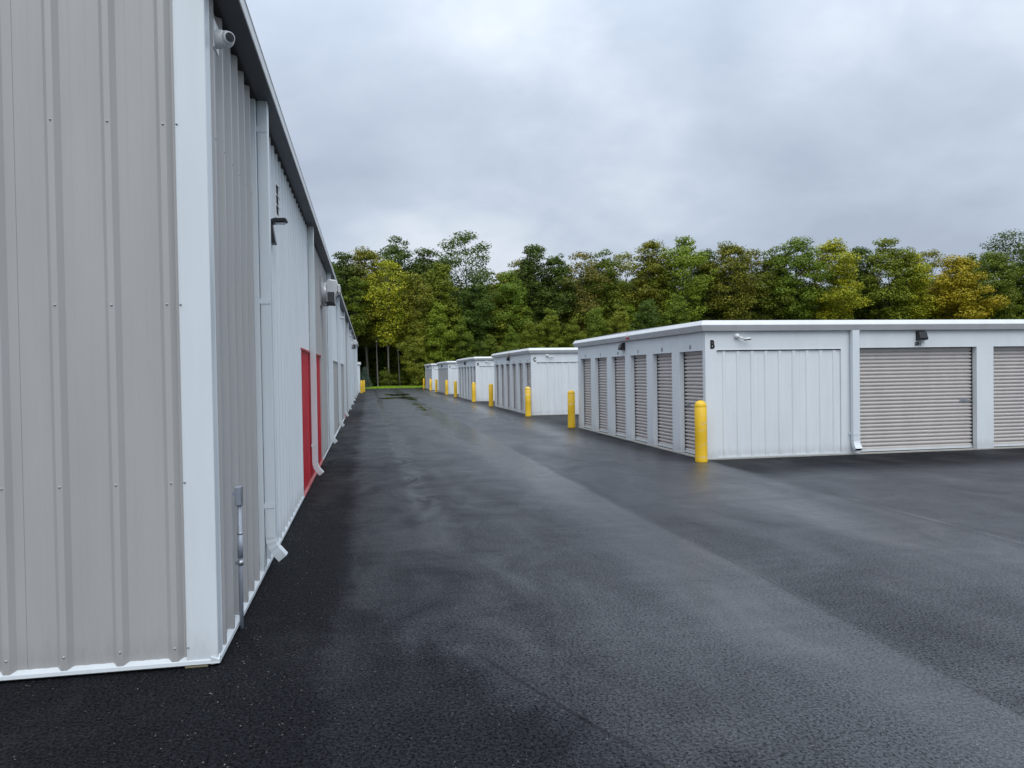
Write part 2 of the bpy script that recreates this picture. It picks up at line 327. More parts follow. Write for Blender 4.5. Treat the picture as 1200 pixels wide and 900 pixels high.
# ------------------------------------------------------------------ object helpers
class MB:
    """collects faces; coordinates are (u, w, z): along the wall, out of the wall, up"""
    def __init__(s, f=None): s.v = []; s.fc = []; s.f = f or (lambda u, w, z: (u, w, z))
    def add(s, vs, fs):
        b = len(s.v); s.v += [s.f(*p) for p in vs]; s.fc += [tuple(i + b for i in q) for q in fs]; return s
    def box(s, u0, u1, w0, w1, z0, z1):
        return s.add([(u0, w0, z0), (u1, w0, z0), (u1, w1, z0), (u0, w1, z0), (u0, w0, z1), (u1, w0, z1), (u1, w1, z1), (u0, w1, z1)],
                     [(0, 3, 2, 1), (4, 5, 6, 7), (0, 1, 5, 4), (1, 2, 6, 5), (2, 3, 7, 6), (3, 0, 4, 7)])
    def ext_u(s, prof, u0, u1, closed=False, caps=False):       # profile of (w, z) drawn along u
        n = len(prof); vs = [(u0, w, z) for w, z in prof] + [(u1, w, z) for w, z in prof]
        fs = [(i, (i + 1) % n, (i + 1) % n + n, i + n) for i in range(n if closed else n - 1)]
        if caps: fs += [tuple(range(n)), tuple(range(2 * n - 1, n - 1, -1))]
        return s.add(vs, fs)
    def ext_z(s, prof, z0, z1, closed=False, caps=False):       # profile of (u, w) drawn upwards; z1 may be a function of u
        n = len(prof); zt = z1 if callable(z1) else (lambda u: z1)
        vs = [(u, w, z0) for u, w in prof] + [(u, w, zt(u)) for u, w in prof]
        fs = [(i, (i + 1) % n, (i + 1) % n + n, i + n) for i in range(n if closed else n - 1)]
        if caps: fs += [tuple(range(n)), tuple(range(2 * n - 1, n - 1, -1))]
        return s.add(vs, fs)
    def cyl(s, c, axis, rad, ln, seg=16, rad2=None, cap=True):
        rad2 = rad if rad2 is None else rad2; a = Vector(axis).normalized()
        t = a.orthogonal().normalized(); b = a.cross(t); c = Vector(c); vs = []
        for k, (r_, l_) in enumerate(((rad, 0), (rad2, ln))):
            for i in range(seg):
                q = 2 * math.pi * i / seg; vs.append(tuple(c + a * l_ + (t * math.cos(q) + b * math.sin(q)) * r_))
        fs = [(i, (i + 1) % seg, (i + 1) % seg + seg, i + seg) for i in range(seg)]
        if cap: fs += [tuple(range(seg)), tuple(range(2 * seg - 1, seg - 1, -1))]
        return s.add(vs, fs)
    def sph(s, c, rad, seg=14, rings=8, sq=(1, 1, 1)):
        vs = []; fs = []
        for j in range(rings + 1):
            th = math.pi * j / rings
            for i in range(seg):
                q = 2 * math.pi * i / seg
                vs.append((c[0] + rad * sq[0] * math.sin(th) * math.cos(q), c[1] + rad * sq[1] * math.sin(th) * math.sin(q), c[2] + rad * sq[2] * math.cos(th)))
        for j in range(rings):
            for i in range(seg): fs.append((j * seg + i, j * seg + (i + 1) % seg, (j + 1) * seg + (i + 1) % seg, (j + 1) * seg + i))
        return s.add(vs, fs)
    def lathe(s, prof, seg=28, c=(0, 0)):
        vs = []; n = len(prof)
        for r_, z in prof:
            for i in range(seg):
                q = 2 * math.pi * i / seg; vs.append((c[0] + r_ * math.cos(q), c[1] + r_ * math.sin(q), z))
        fs = [(j * seg + i, j * seg + (i + 1) % seg, (j + 1) * seg + (i + 1) % seg, (j + 1) * seg + i) for j in range(n - 1) for i in range(seg)]
        return s.add(vs, fs)
    def mesh(s, name, mat, smooth=False):
        me = bpy.data.meshes.new(name); me.from_pydata(s.v, [], s.fc)
        if mat: me.materials.append(mat)
        bm = bmesh.new(); bm.from_mesh(me); bmesh.ops.recalc_face_normals(bm, faces=bm.faces); bm.to_mesh(me); bm.free()
        if smooth:
            me.polygons.foreach_set('use_smooth', [True] * len(me.polygons))
        return me
    def build(s, name, mat, parent=None, smooth=False, bevel=0):
        o = bpy.data.objects.new(name, s.mesh(name, mat, smooth)); COL.objects.link(o); o.parent = parent
        if bevel:
            md = o.modifiers.new('bevel', 'BEVEL'); md.width = bevel; md.segments = 2; md.limit_method = 'ANGLE'; md.angle_limit = R(40)
        return o
def link(name, me, parent=None, loc=(0, 0, 0)):
    o = bpy.data.objects.new(name, me); COL.objects.link(o); o.parent = parent; o.location = loc; return o
def tag(o, label, cat, group=None):
    o['label'] = label; o['category'] = cat
    if group: o['group'] = group
    return o
def thing(name, loc, label, cat, group=None, rz=0):
    o = bpy.data.objects.new(name, None); COL.objects.link(o); o.location = loc; o.rotation_euler.z = rz
    o.empty_display_size = 0.2
    return tag(o, label, cat, group)
def struct(o): o['kind'] = 'structure'; return o
def text_mesh(txt, size, mat, bold=0.0, sx=1.0, depth=0.0015):
    c = bpy.data.curves.new('print', 'FONT'); c.body = txt; c.size = size; c.align_x = 'CENTER'; c.align_y = 'CENTER'
    o = bpy.data.objects.new('print', c); COL.objects.link(o)
    dg = bpy.context.evaluated_depsgraph_get(); dg.update()
    me = bpy.data.meshes.new_from_object(o.evaluated_get(dg)); bpy.data.objects.remove(o); bpy.data.curves.remove(c)
    me.transform(Matrix.Diagonal((sx, 1, 1, 1)))
    if bold:                                    # heavier strokes: the outline repeated a little way round
        bm = bmesh.new()
        for k in range(8):
            d = me.copy(); q = k * math.pi / 4
            d.transform(Matrix.Translation((bold * math.cos(q), bold * math.sin(q), depth * (0.3 + 0.09 * k)))); bm.from_mesh(d); bpy.data.meshes.remove(d)
        bm.to_mesh(me); bm.free()
    me.materials.clear(); me.materials.append(mat)
    return me
SOUTH = lambda u, w, z: (u, -w, z)          # wall facing the camera side (-Y), u = +X
WEST = lambda u, w, z: (-w, u, z)           # wall facing -X, u = +Y
EAST = lambda u, w, z: (w, u, z)            # wall facing +X, u = +Y
MAT_SOUTH = Matrix(((1, 0, 0), (0, 0, -1), (0, 1, 0))).to_4x4()                     # text plane to wall
MAT_WEST = Matrix(((0, 0, -1), (-1, 0, 0), (0, 1, 0))).to_4x4()
MAT_EAST = Matrix(((0, 0, 1), (1, 0, 0), (0, 1, 0))).to_4x4()

# ------------------------------------------------------------------ ground, asphalt, puddle
struct(MB().add([(-1500, -600, -0.03), (1500, -600, -0.03), (1500, 2400, -0.03), (-1500, 2400, -0.03)], [(0, 1, 2, 3)]).build('ground', M['ground']))
ae = [(-40, -40), (90, -40), (90, 93.0), (60, 92.6), (30, 93.2), (14, 92.9), (9, 93.1), (6, 92.4), (3, 92.0), (0, 91.3), (-3, 91.5), (-40, 91.2)]
am = MB(); n_ = len(ae)
am.add([(x, y, 0) for x, y in ae] + [(x, y, -0.06) for x, y in ae], [tuple(range(n_))] + [(i, (i + 1) % n_, (i + 1) % n_ + n_, i + n_) for i in range(n_)])
struct(am.build('asphalt_lane', M['asphalt']))
def puddle(cx, cy, rx, ry, seed, name='puddle'):
    rg = random.Random(seed); ph = [rg.uniform(0, 6.28) for _ in range(5)]; vs = []
    for i in range(48):
        q = 2 * math.pi * i / 48; k = 1 + 0.28 * math.sin(2 * q + ph[0]) + 0.22 * math.sin(3 * q + ph[1]) + 0.16 * math.sin(5 * q + ph[2]) + 0.08 * math.sin(9 * q + ph[3])
        vs.append((cx + rx * k * math.cos(q), cy + ry * k * math.sin(q), 0.004))
    return struct(MB().add(vs, [tuple(range(48))]).build(name, M['puddle']))
puddle(2.1, 55.0, 1.0, 2.4, 3); puddle(2.35, 63.0, 0.75, 3.6, 8); puddle(2.85, 51.2, 0.30, 1.2, 5)
puddle(2.62, 43.2, 0.12, 1.0, 12); puddle(2.60, 39.2, 0.12, 0.9, 14); puddle(2.66, 36.8, 0.20, 0.8, 15)
puddle(6.15, 70.5, 0.35, 1.6, 21)

# ------------------------------------------------------------------ the long warehouse on the left
WX, WY = -0.95, 4.90
wh = thing('metal_warehouse', (WX, WY, 0), 'long tall metal warehouse on the left with ribbed tan and white walls and red doors', 'building')
# local frame: east wall is x = 0 (u = y), gable wall is y = 0
def rib_profile(u0, u1, first, pitch=0.3048, h=0.033, base=0.090, top=0.034, minor=True):
    pts = [(u0, 0.0)]; u = first
    def P(a, b):
        if u0 < a < u1: pts.append((a, b))
    while u < u1 + pitch:
        P(u - base / 2, 0); P(u - top / 2, h); P(u + top / 2, h); P(u + base / 2, 0)
        if minor:
            for k in (0.37, 0.66):
                c = u + pitch * k
                P(c - 0.022, 0); P(c - 0.010, 0.0022); P(c + 0.010, 0.0022); P(c + 0.022, 0)
        u += pitch
    pts.append((u1, 0.0)); return pts
def screw_mesh():
    return MB().lathe([(0.0075, 0), (0.0075, 0.0012), (0.0052, 0.0018), (0.0048, 0.005), (0.003, 0.0062), (0.0001, 0.0064)], 8).mesh('screw', M['screwp'], True)
SCREW = screw_mesh()
def screw(parent, u, w, z, f, rot):
    o = link('screw', SCREW, parent, f(u, w, z)); o.rotation_euler = rot; return o
ROT_S, ROT_E, ROT_W = (R(90), 0, 0), (0, R(90), 0), (0, R(-90), 0)
EAVE_Z, SHEET_Z0 = 4.20, 0.046
rake = lambda u: 4.30 + 0.083 * min(-u, 12.2 + u) if -12.2 < u < 0 else 4.30
# gable end sheets: ribs fall 0.21 m and then every foot from the corner
first = -0.215
u1 = -0.145; k = 0
while u1 > -12.0:
    u0 = max(-12.1, first - 0.3048 * (3 * k + 2) - 0.205 + 0.0)
    mb = MB(SOUTH).ext_z(rib_profile(u0, u1, first - 0.3048 * 60), SHEET_Z0, rake)
    sh = mb.build('wall_panel', M['tan'], wh)
    if u1 > -2.5:
        rr = [first - 0.3048 * j for j in range(12)]
        for ru in rr:
            if u0 < ru < u1:
                for z in (0.125, 1.118, 2.18, 3.25): screw(sh, ru, 0.033, z + random.uniform(-.004, .004), SOUTH, ROT_S)
    u1 = u0 - 0.001; k += 1
MB(SOUTH).ext_z([(-12.2, -0.012), (-0.02, -0.012)], 0.0, rake).build('gable_backing', M['tan'], wh)
# corner trim
ct = MB(); t = 0.030
cp_ = [(-0.150, 0.004), (-0.150, -t), (-0.140, -t - 0.003), (-0.132, -t), (t, -t), (t, 0.095), (t + 0.003, 0.103), (t, 0.112), (0.0, 0.114)]
ct.add([(x, y, SHEET_Z0 - 0.012) for x, y in cp_] + [(x, y, 4.31) for x, y in cp_], [(i, i + 1, i + 10, i + 9) for i in range(8)])
cto = ct.build('corner_trim', M['white2'], wh, bevel=0.006)
for z in (0.125, 1.118, 2.18, 3.25): screw(cto, -0.139, t + 0.003, z, SOUTH, ROT_S)
# side wall sheets: alternating colours, cut above the doors
doors = [(6.30, 11.00, 'red'), (16.5, 21.1, 'grey'), (21.6, 26.0, 'grey'), (26.1, 29.6, 'red')]        # local u (= Y - 4.9)
secs = [(0.108, 2.03, 'tan'), (2.10, 7.75, 'white'), (7.82, 13.35, 'tan'), (13.42, 26.0, 'white'), (26.07, 31.2, 'tan'), (31.27, 47, 'white'), (47.07, 53, 'tan'), (53.07, 64.4, 'white')]
DH = 2.105
for a, b, c in secs:
    u = a
    while u < b - 0.01:
        v = min(u + 0.9144, b)
        # split at door edges
        cuts = sorted({u, v} | {x for d in doors for x in d[:2] if u < x < v})
        for p, q in zip(cuts[:-1], cuts[1:]):
            mid_ = (p + q) / 2
            z0 = DH + 0.03 if any(d[0] < mid_ < d[1] for d in doors) else SHEET_Z0
            sh = MB(EAST).ext_z(rib_profile(p, q, a + 0.12), z0, EAVE_Z).build('wall_panel', M[c], wh)
            if p < 2.0 and z0 < 1:
                j = a + 0.12
                while j < q:
                    if j > p:
                        for z in (0.125, 3.25): screw(sh, j, 0.033, z, EAST, ROT_E)
                    j += 0.3048
        u = v
for (a, b, c), (a2, b2, c2) in zip(secs[:-1], secs[1:]):             # cover strip at each colour change
    z0 = DH + 0.03 if any(d[0] < b < d[1] for d in doors) else 0.04
    MB(EAST).box(b, a2, 0.0, 0.036, z0, EAVE_Z).build('cover_strip', M['white2'], wh)
MB(EAST).box(0.02, 64.4, -0.03, -0.012, 0.0, EAVE_Z).build('side_backing', M['tan'], wh)
for a, b, c in doors:
    prof = [(a, 0.0)]; u = a + 0.10
    while u < b - 0.06:
        prof += [(u - 0.03, 0.0), (u - 0.018, 0.014), (u + 0.018, 0.014), (u + 0.03, 0.0)]; u += 0.20
    prof.append((b, 0.0))
    d = MB(EAST).ext_z(prof, 0.05, DH).build('door', M[c], wh)
    d['label'] = 'red ribbed metal door' if c == 'red' else 'grey ribbed metal door'
    MB(EAST).box(a, b, -0.01, 0.034, DH, DH + 0.028).build('door_head', M[c if c == 'grey' else 'red'], d)
    MB(EAST).box(a, a + 0.012, -0.01, 0.030, 0.05, DH).build('door_jamb', M['white2'], d)
    MB(EAST).ext_u([(0.0, 0.052), (0.045, 0.030), (0.045, 0.012), (0, 0.012)], a, b, True, True).build('door_sill', M[c if c == 'red' else 'white2'], d)
# base flashing
fl = [(-0.01, 0.060), (0.038, 0.040), (0.042, 0.020), (0.0, 0.016), (-0.012, 0.016)]
cuts = [0.0] + [x for d in doors for x in d[:2]] + [64.4]
for a, b in zip(cuts[0::2], cuts[1::2]):
    MB(EAST).ext_u(fl, a if a else -0.042, b, True, True).build('base_flashing', M['white2'], wh)
MB(SOUTH).ext_u([(w + 0.002, z) for w, z in fl], -12.1, 0.0385, True, True).build('base_flashing', M['white2'], wh)
MB(SOUTH).box(-0.16, -0.03, 0.0, 0.03, -0.025, 0.014).build('sill_block', M['wood'], wh)
MB(SOUTH).box(-12.1, 0.0, -0.3, 0.0, -0.03, 0.012).build('foundation', M['conc'], wh)
MB(EAST).box(0.31, 64.4, -0.3, -0.002, -0.03, 0.012).build('foundation', M['conc'], wh)
# eave gutter
gp = [(0.004, EAVE_Z - 0.045), (0.182, EAVE_Z - 0.045), (0.187, EAVE_Z - 0.040), (0.187, EAVE_Z + 0.048), (0.194, EAVE_Z + 0.054), (0.190, EAVE_Z + 0.066), (0.160, EAVE_Z + 0.068), (0.004, EAVE_Z + 0.068)]
u = -0.09
gt = None
while u < 64.6:
    v = min(u + 6.1, 64.6)
    g_ = MB(EAST).ext_u(gp, u, v - 0.004, True, True).build('gutter', M['gutter'], wh, bevel=0.003)
    u = v
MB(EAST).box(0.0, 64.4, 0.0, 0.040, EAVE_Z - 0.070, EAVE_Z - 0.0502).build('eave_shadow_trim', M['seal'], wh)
MB(EAST).box(-0.088, 64.5, 0.006, 0.181, EAVE_Z - 0.0495, EAVE_Z - 0.0462).build('soffit_shade', M['eave_shade'], wh)  # thin dark sheet: shade on the gutter's underside put into its colour
# roof and far walls
MB(SOUTH).add([(0.14, 0.09, 4.325), (0.14, -64.6, 4.325), (-6.1, -64.6, 4.325 + 0.52), (-6.1, 0.09, 4.325 + 0.52),
               (0.14, 0.09, 4.375), (0.14, -64.6, 4.375), (-6.1, -64.6, 4.375 + 0.52), (-6.1, 0.09, 4.375 + 0.52)],
              [(0, 1, 2, 3), (4, 5, 6, 7), (0, 1, 5, 4), (1, 2, 6, 5), (2, 3, 7, 6), (3, 0, 4, 7)]).build('roof', M['roof'], wh)
MB(SOUTH).add([(-12.4, 0.09, 4.325), (-12.4, -64.6, 4.325), (-6.105, -64.6, 4.325 + 0.52), (-6.105, 0.09, 4.325 + 0.52),
               (-12.4, 0.09, 4.375), (-12.4, -64.6, 4.375), (-6.105, -64.6, 4.375 + 0.52), (-6.105, 0.09, 4.375 + 0.52)],
              [(0, 1, 2, 3), (4, 5, 6, 7), (0, 1, 5, 4), (1, 2, 6, 5), (2, 3, 7, 6), (3, 0, 4, 7)]).build('roof', M['roof'], wh)
MB().box(-12.2, -12.1, 0.05, 64.4, 0, 4.3).build('rear_wall', M['white'], wh)
MB().box(-12.1, -0.03, 64.3, 64.4, 0, 4.3).build('end_wall', M['white'], wh)
MB().box(-0.03, 0.036, 64.32, 64.46, 0.03, 4.25).build('corner_trim', M['white2'], wh)

def downspout(parent, f, u, z_top, width, depth, kick, z_bend, z_out, mat, name='downspout'):
    """box-section pipe standing on a wall, bent outwards at the bottom with a pleated elbow"""
    g = 0.036
    path = [(g + depth / 2, z_top), (g + depth / 2, z_bend + 0.10)]
    n = 6
    ca = math.atan2(kick, z_bend - z_out)
    cx, cz = g + depth / 2, z_bend + 0.10
    for i in range(1, n + 1):                      # pleats
        a = ca * (i - 0.5) / n; s_ = 0.15 / n
        cx += math.sin(a) * s_; cz -= math.cos(a) * s_; path.append((cx, cz))
    ln = math.hypot(kick, z_bend - z_out) * 0.48
    path.append((cx + math.sin(ca) * ln, cz - math.cos(ca) * ln))
    def loop(k, sc=1.0):
        a = path[max(k - 1, 0)]; b = path[min(k + 1, len(path) - 1)]
        d = Vector((b[0] - a[0], b[1] - a[1])).normalized(); nn = Vector((-d[1], d[0]))   # outward normal in (w,z)
        w, z = path[k]; h = depth / 2 * sc; hw = width / 2 * sc
        return [(u - hw, w - nn[0] * h, z - nn[1] * h), (u + hw, w - nn[0] * h, z - nn[1] * h), (u + hw, w + nn[0] * h, z + nn[1] * h), (u - hw, w + nn[0] * h, z + nn[1] * h)]
    mb = MB(f); vs = []
    for k in range(len(path)): vs += loop(k, 1.0 if (k % 2 or k < 2 or k > n) else 0.955)
    fs = []
    for k in range(len(path) - 1):
        for i in range(4): fs.append((k * 4 + i, k * 4 + (i + 1) % 4, k * 4 + 4 + (i + 1) % 4, k * 4 + 4 + i))
    mb.add(vs, fs); o = mb.build(name, mat, parent, bevel=0.004)
    lo = loop(len(path) - 1, 0.93); dirv = (math.sin(ca) * -0.012, math.cos(ca) * 0.012)
    MB(f).add([(a, b + dirv[0], c + dirv[1]) for a, b, c in lo], [(0, 1, 2, 3)]).build('outlet', M['void'], o)
    return o
def strap(parent, f, u, z, width, depth, mat):
    g = 0.036; h = 0.022
    s_ = MB(f); a, b = u - width / 2 - 0.002, u + width / 2 + 0.002
    s_.box(a - 0.028, a, 0.030, 0.038, z - h, z + h).box(a - 0.003, a, 0.036, g + depth + 0.003, z - h, z + h)
    s_.box(a, b, g + depth + 0.0005, g + depth + 0.0035, z - h, z + h).box(b, b + 0.003, 0.036, g + depth + 0.003, z - h, z + h).box(b + 0.003, b + 0.028, 0.030, 0.038, z - h, z + h)
    return s_.build('strap', mat, parent)
for i in range(11):
    u = 2.13 + 5.82 * i
    d = downspout(wh, EAST, u + 0.06, EAVE_Z - 0.051, 0.115, 0.088, 0.105, 0.225, 0.10, M['white2'])
    if i < 6:
        for z in (0.60, 2.4, 3.9)[:3 if i < 3 else 1]: strap(d, EAST, u + 0.06, z, 0.115, 0.082, M['white2'])
# louvred vent high on the side wall
vt = MB(EAST).box(3.42, 3.64, 0.030, 0.046, 3.395, 3.765).build('vent', M['plate'], wh, bevel=0.003)
for k in range(3):
    z = 3.435 + 0.108 * k
    MB(EAST).box(3.44, 3.62, 0.0462, 0.0475, z, z + 0.072).build('slot', M['void'], vt)
    MB(EAST).add([(3.432, 0.046, z + 0.098), (3.628, 0.046, z + 0.098), (3.628, 0.066, z + 0.070), (3.432, 0.066, z + 0.070), (3.432, 0.046, z + 0.090), (3.628, 0.046, z + 0.090), (3.628, 0.064, z + 0.066), (3.432, 0.064, z + 0.066)],
                 [(0, 1, 2, 3), (4, 5, 6, 7), (2, 3, 7, 6), (0, 3, 7, 4), (1, 2, 6, 5)]).build('louvre', M['plate'], vt)
# electrical stub: box, conduit, coupling
cb = MB(EAST).box(0.63, 0.68, 0.034, 0.078, 0.855, 0.985).build('conduit_box', M['zinc'], wh, bevel=0.006)
MB(EAST).box(0.626, 0.684, 0.078, 0.083, 0.851, 0.989).build('box_cover', M['galv'], cb, bevel=0.003)
MB(EAST).box(0.56, 0.62, 0.030, 0.034, 0.93, 0.96).build('box_tab', M['zinc'], cb)
cp = MB().cyl((0.060, 0.655, -0.03), (0, 0, 1), 0.0145, 0.885, 14).build('conduit', M['zinc'], wh, True)
MB().cyl((0.060, 0.655, 0.49), (0, 0, 1), 0.0185, 0.165, 14).build('coupling', M['zinc'], cp, True)
MB().cyl((0.060, 0.655, 0.655), (0, 0, 1), 0.0200, 0.012, 14).build('coupling_rim', M['galv'], cp, True)
MB().cyl((0.060, 0.655, 0.44), (0, 0, 1), 0.0195, 0.032, 14).build('locknut', M['galv'], cp, True)
MB(EAST).box(0.64, 0.67, 0.030, 0.055, 0.445, 0.468).build('clip', M['galv'], cp)

# ------------------------------------------------------------------ fittings on the warehouse
def at_wall(y, z): return (WX, y, z)
# turret camera beside the corner trim
c = thing('security_camera', at_wall(5.17, 3.89), 'white turret security camera at the top near corner of the tall warehouse', 'camera')
MB().box(0.030, 0.040, -0.055, 0.10, -0.07, 0.11).build('mounting_plate', M['camw'], c)
MB().cyl((0.040, 0, 0), (1, 0, 0), 0.058, 0.045, 24).build('base', M['camw'], c, True, 0.004)
hd = Vector((0.60, -0.80, -0.05)).normalized()
MB().sph((0.100, -0.004, 0), 0.053, 24, 14).build('ball', M['camw'], c, True)
p0 = Vector((0.100, -0.004, 0)) + hd * 0.034
MB().cyl(p0, hd, 0.041, 0.020, 24, 0.036).build('bezel', M['camw'], c, True)
ln = MB().cyl(p0 + hd * 0.0202, hd, 0.030, 0.003, 24).build('lens_window', M['black'], c)
MB().cyl(p0 + hd * 0.0234, hd, 0.014, 0.002, 16).build('lens', M['glass'], ln)
# black wall lamp: back plate with a hood on an arm
c = thing('wall_lamp', at_wall(8.00, 3.06), 'black wall lamp with projecting hood under the louvred vent on the tall warehouse', 'lamp')
f = EAST
MB(f).add([(-0.07, 0.030, 0.0), (0.07, 0.030, 0.0), (0.07, 0.075, 0.0), (-0.07, 0.075, 0.0), (-0.07, 0.030, 0.235), (0.07, 0.030, 0.235), (0.07, 0.040, 0.235), (-0.07, 0.040, 0.235)],
          [(0, 3, 2, 1), (4, 5, 6, 7), (0, 1, 5, 4), (1, 2, 6, 5), (2, 3, 7, 6), (3, 0, 4, 7)]).build('back_plate', M['black'], c, bevel=0.006)
MB(f).ext_u([(0.034, 0.20), (0.06, 0.205), (0.18, 0.222), (0.186, 0.24), (0.17, 0.252), (0.06, 0.248), (0.034, 0.235)], -0.075, 0.075, True, True).build('hood', M['black'], c, bevel=0.005)
MB(f).box(-0.055, 0.055, 0.075, 0.165, 0.203, 0.2075).build('lens', M['lens'], c)
MB(f).add([(-0.06, 0.0755, 0.01), (0.06, 0.0755, 0.01), (0.06, 0.050, 0.012), (-0.06, 0.050, 0.012)], [(0, 1, 2, 3)]).build('base_rim', M['galv'], c)
# exhaust fan hoods
def exhaust(y, z, s, label):
    c = thing('exhaust_fan', at_wall(y, z), label, 'fan', 'exhaust fan hoods on the warehouse wall')
    MB(EAST).box(-0.34 * s, 0.34 * s, 0.030, 0.055, -0.30 * s, 0.30 * s).build('wall_plate', M['grey'], c)
    MB(EAST).cyl((0, 0.055, -0.02), (0, 1, 0), 0.22 * s, 0.10, 28).build('collar', M['steel'], c, True, 0.004)
    pr = [(0.155, -0.22 * s), (0.155, 0.20 * s), (0.20, 0.235 * s), (0.34, 0.225 * s), (0.375, 0.18 * s), (0.38, 0.0), (0.33, -0.08 * s), (0.31, -0.235 * s)]
    MB(EAST).ext_u(pr, -0.25 * s, 0.25 * s, True, True).build('hood', M['steel'], c, bevel=0.012)
    MB(EAST).box(-0.27 * s, 0.27 * s, 0.384, 0.430, -0.03 * s, 0.13 * s).build('hood_rim', M['steel'], c, bevel=0.008)
    MB(EAST).box(-0.245 * s, 0.245 * s, 0.150, 0.318, -0.26 * s, -0.242 * s).build('damper', M['seal'], c)
    MB(EAST).box(-0.256 * s, -0.251 * s, 0.175, 0.315, -0.225 * s, -0.02 * s).build('louvre', M['darkgrey'], c)
    MB(EAST).box(-0.02, 0.02, 0.055, 0.18, -0.29 * s, -0.25 * s).build('brace', M['grey'], c)
exhaust(16.25, 3.44, 1.0, 'nearer large steel exhaust fan hood high on the warehouse wall')
exhaust(44.0, 3.42, 1.0, 'farther small-looking steel exhaust fan hood high on the warehouse wall')
def cap_lamp(y, z, label):
    c = thing('wall_lamp', at_wall(y, z), label, 'lamp', 'small pale wall lamps down the warehouse')
    MB(EAST).box(-0.08, 0.08, 0.030, 0.05, -0.10, 0.08).build('back_plate', M['camw'], c)
    MB(EAST).ext_u([(0.05, 0.0), (0.05, 0.07), (0.12, 0.075), (0.19, 0.03), (0.20, 0.0)], -0.09, 0.09, True, True).build('hood', M['camw'], c, bevel=0.006)
    MB(EAST).box(-0.07, 0.07, 0.055, 0.185, -0.022, -0.002).build('lens', M['lens'], c)
cap_lamp(27.0, 3.66, 'nearer small white capped lamp under the warehouse gutter beyond the exhaust fan')
cap_lamp(39.5, 3.66, 'farther small white capped lamp under the warehouse gutter beyond the exhaust fan')

# ------------------------------------------------------------------ storage buildings on the right
BX, BD = 6.33, 9.02
DOORZ, HEADZ = 2.10, 2.45
def curtain(width, h, f):
    pr = []; z = 0.075; pitch = 0.0755
    pr.append((0.0, 0.06)); 
    while z + pitch < h:
        pr += [(0.0, z), (0.005, z + 0.012), (0.006, z + 0.030), (0.002, z + 0.041), (-0.030, z + 0.045), (-0.038, z + 0.056), (-0.034, z + 0.066), (-0.004, z + 0.0735)]; z += pitch
    pr.append((0.0, h)); return MB(f).ext_u(pr, 0, width)
def roller(parent, f, w, h, rec, name='roller_door', latch=True, cache={}):
    key = (f, round(w, 3), h)
    def get(k, fn):
        if (key, k) not in cache: cache[(key, k)] = fn()
        return cache[(key, k)]
    d = link(name, get('c', lambda: curtain(w, h, f).mesh('roller_door', M['door'])), parent)
    link('bottom_bar', get('b', lambda: MB(f).box(0.012, w - 0.012, -0.012, 0.020, 0.034, 0.070).mesh('bottom_bar', M['white2'])), d)
    link('bottom_seal', get('s', lambda: MB(f).box(0.012, w - 0.012, -0.006, 0.010, 0.012, 0.034).mesh('bottom_seal', M['seal'])), d)
    gm = get('g', lambda: MB(f).box(-0.001, 0.016, -0.03, 0.012, 0.012, h).mesh('guide', M['seal']))
    for q in (0.0, w - 0.015): link('guide', gm, d, f(q, 0, 0))
    if latch:
        def lm():
            m = MB(f).box(w - 0.30, w - 0.10, 0.004, 0.012, 0.985, 1.045).box(w - 0.26, w - 0.03, 0.012, 0.024, 1.000, 1.018).box(w - 0.20, w - 0.15, 0.012, 0.034, 0.992, 1.036)
            return m.mesh('latch', M['galv'])
        link('latch', get('l', lm), d)
    return d
def lamp_pack(loc, f, label, group='black wall packs on the storage buildings'):
    c = thing('wall_lamp', loc, label, 'lamp', group)
    MB(f).box(-0.10, 0.10, 0.002, 0.02, -0.095, 0.095).build('back_plate', M['black'], c, bevel=0.004)
    MB(f).add([(-0.098, 0.02, 0.09), (0.098, 0.02, 0.09), (0.098, 0.02, -0.09), (-0.098, 0.02, -0.09), (-0.088, 0.085, 0.075), (0.088, 0.085, 0.075), (0.088, 0.135, -0.055), (-0.088, 0.135, -0.055), (-0.088, 0.12, -0.085), (0.088, 0.12, -0.085)],
              [(0, 1, 5, 4), (4, 5, 6, 7), (7, 6, 9, 8), (3, 2, 9, 8), (0, 4, 7, 8, 3), (1, 5, 6, 9, 2)]).build('hood', M['black'], c, bevel=0.006)
    MB(f).box(-0.07, 0.07, 0.025, 0.115, -0.097, -0.0905).build('lens', M['lens'], c)
def bullet_cam(loc, label):
    c = thing('security_camera', loc, label, 'camera', 'dome and arm cameras on the storage buildings'); f = SOUTH; c.scale = (0.85, 0.85, 0.85)
    MB(f).cyl((0, 0.002, 0), (0, 1, 0), 0.070, 0.035, 22, 0.062).build('base', M['camw'], c, True, 0.004)
    MB(f).sph((0, 0.045, 0), 0.055, 18, 10).build('ball', M['camw'], c, True)
    MB(f).cyl((0.035, 0.055, -0.015), (0.10, 0.05, -0.055), 0.020, 0.12, 12, 0.017).build('arm', M['camw'], c, True)
    a = Vector((0.13, 0.10, -0.075)); d = Vector((0.16, 0.055, 0.02)).normalized()
    b = MB(f).cyl(a, d, 0.024, 0.15, 14).build('barrel', M['camw'], c, True)
    MB(f).cyl(a + d * 0.1505, d, 0.020, 0.004, 14).build('lens', M['glass'], b)
    MB(f).cyl(a - d * 0.0 + Vector((0.01, 0.0, -0.024)), d, 0.012, 0.15, 8).build('shade', M['black'], b)
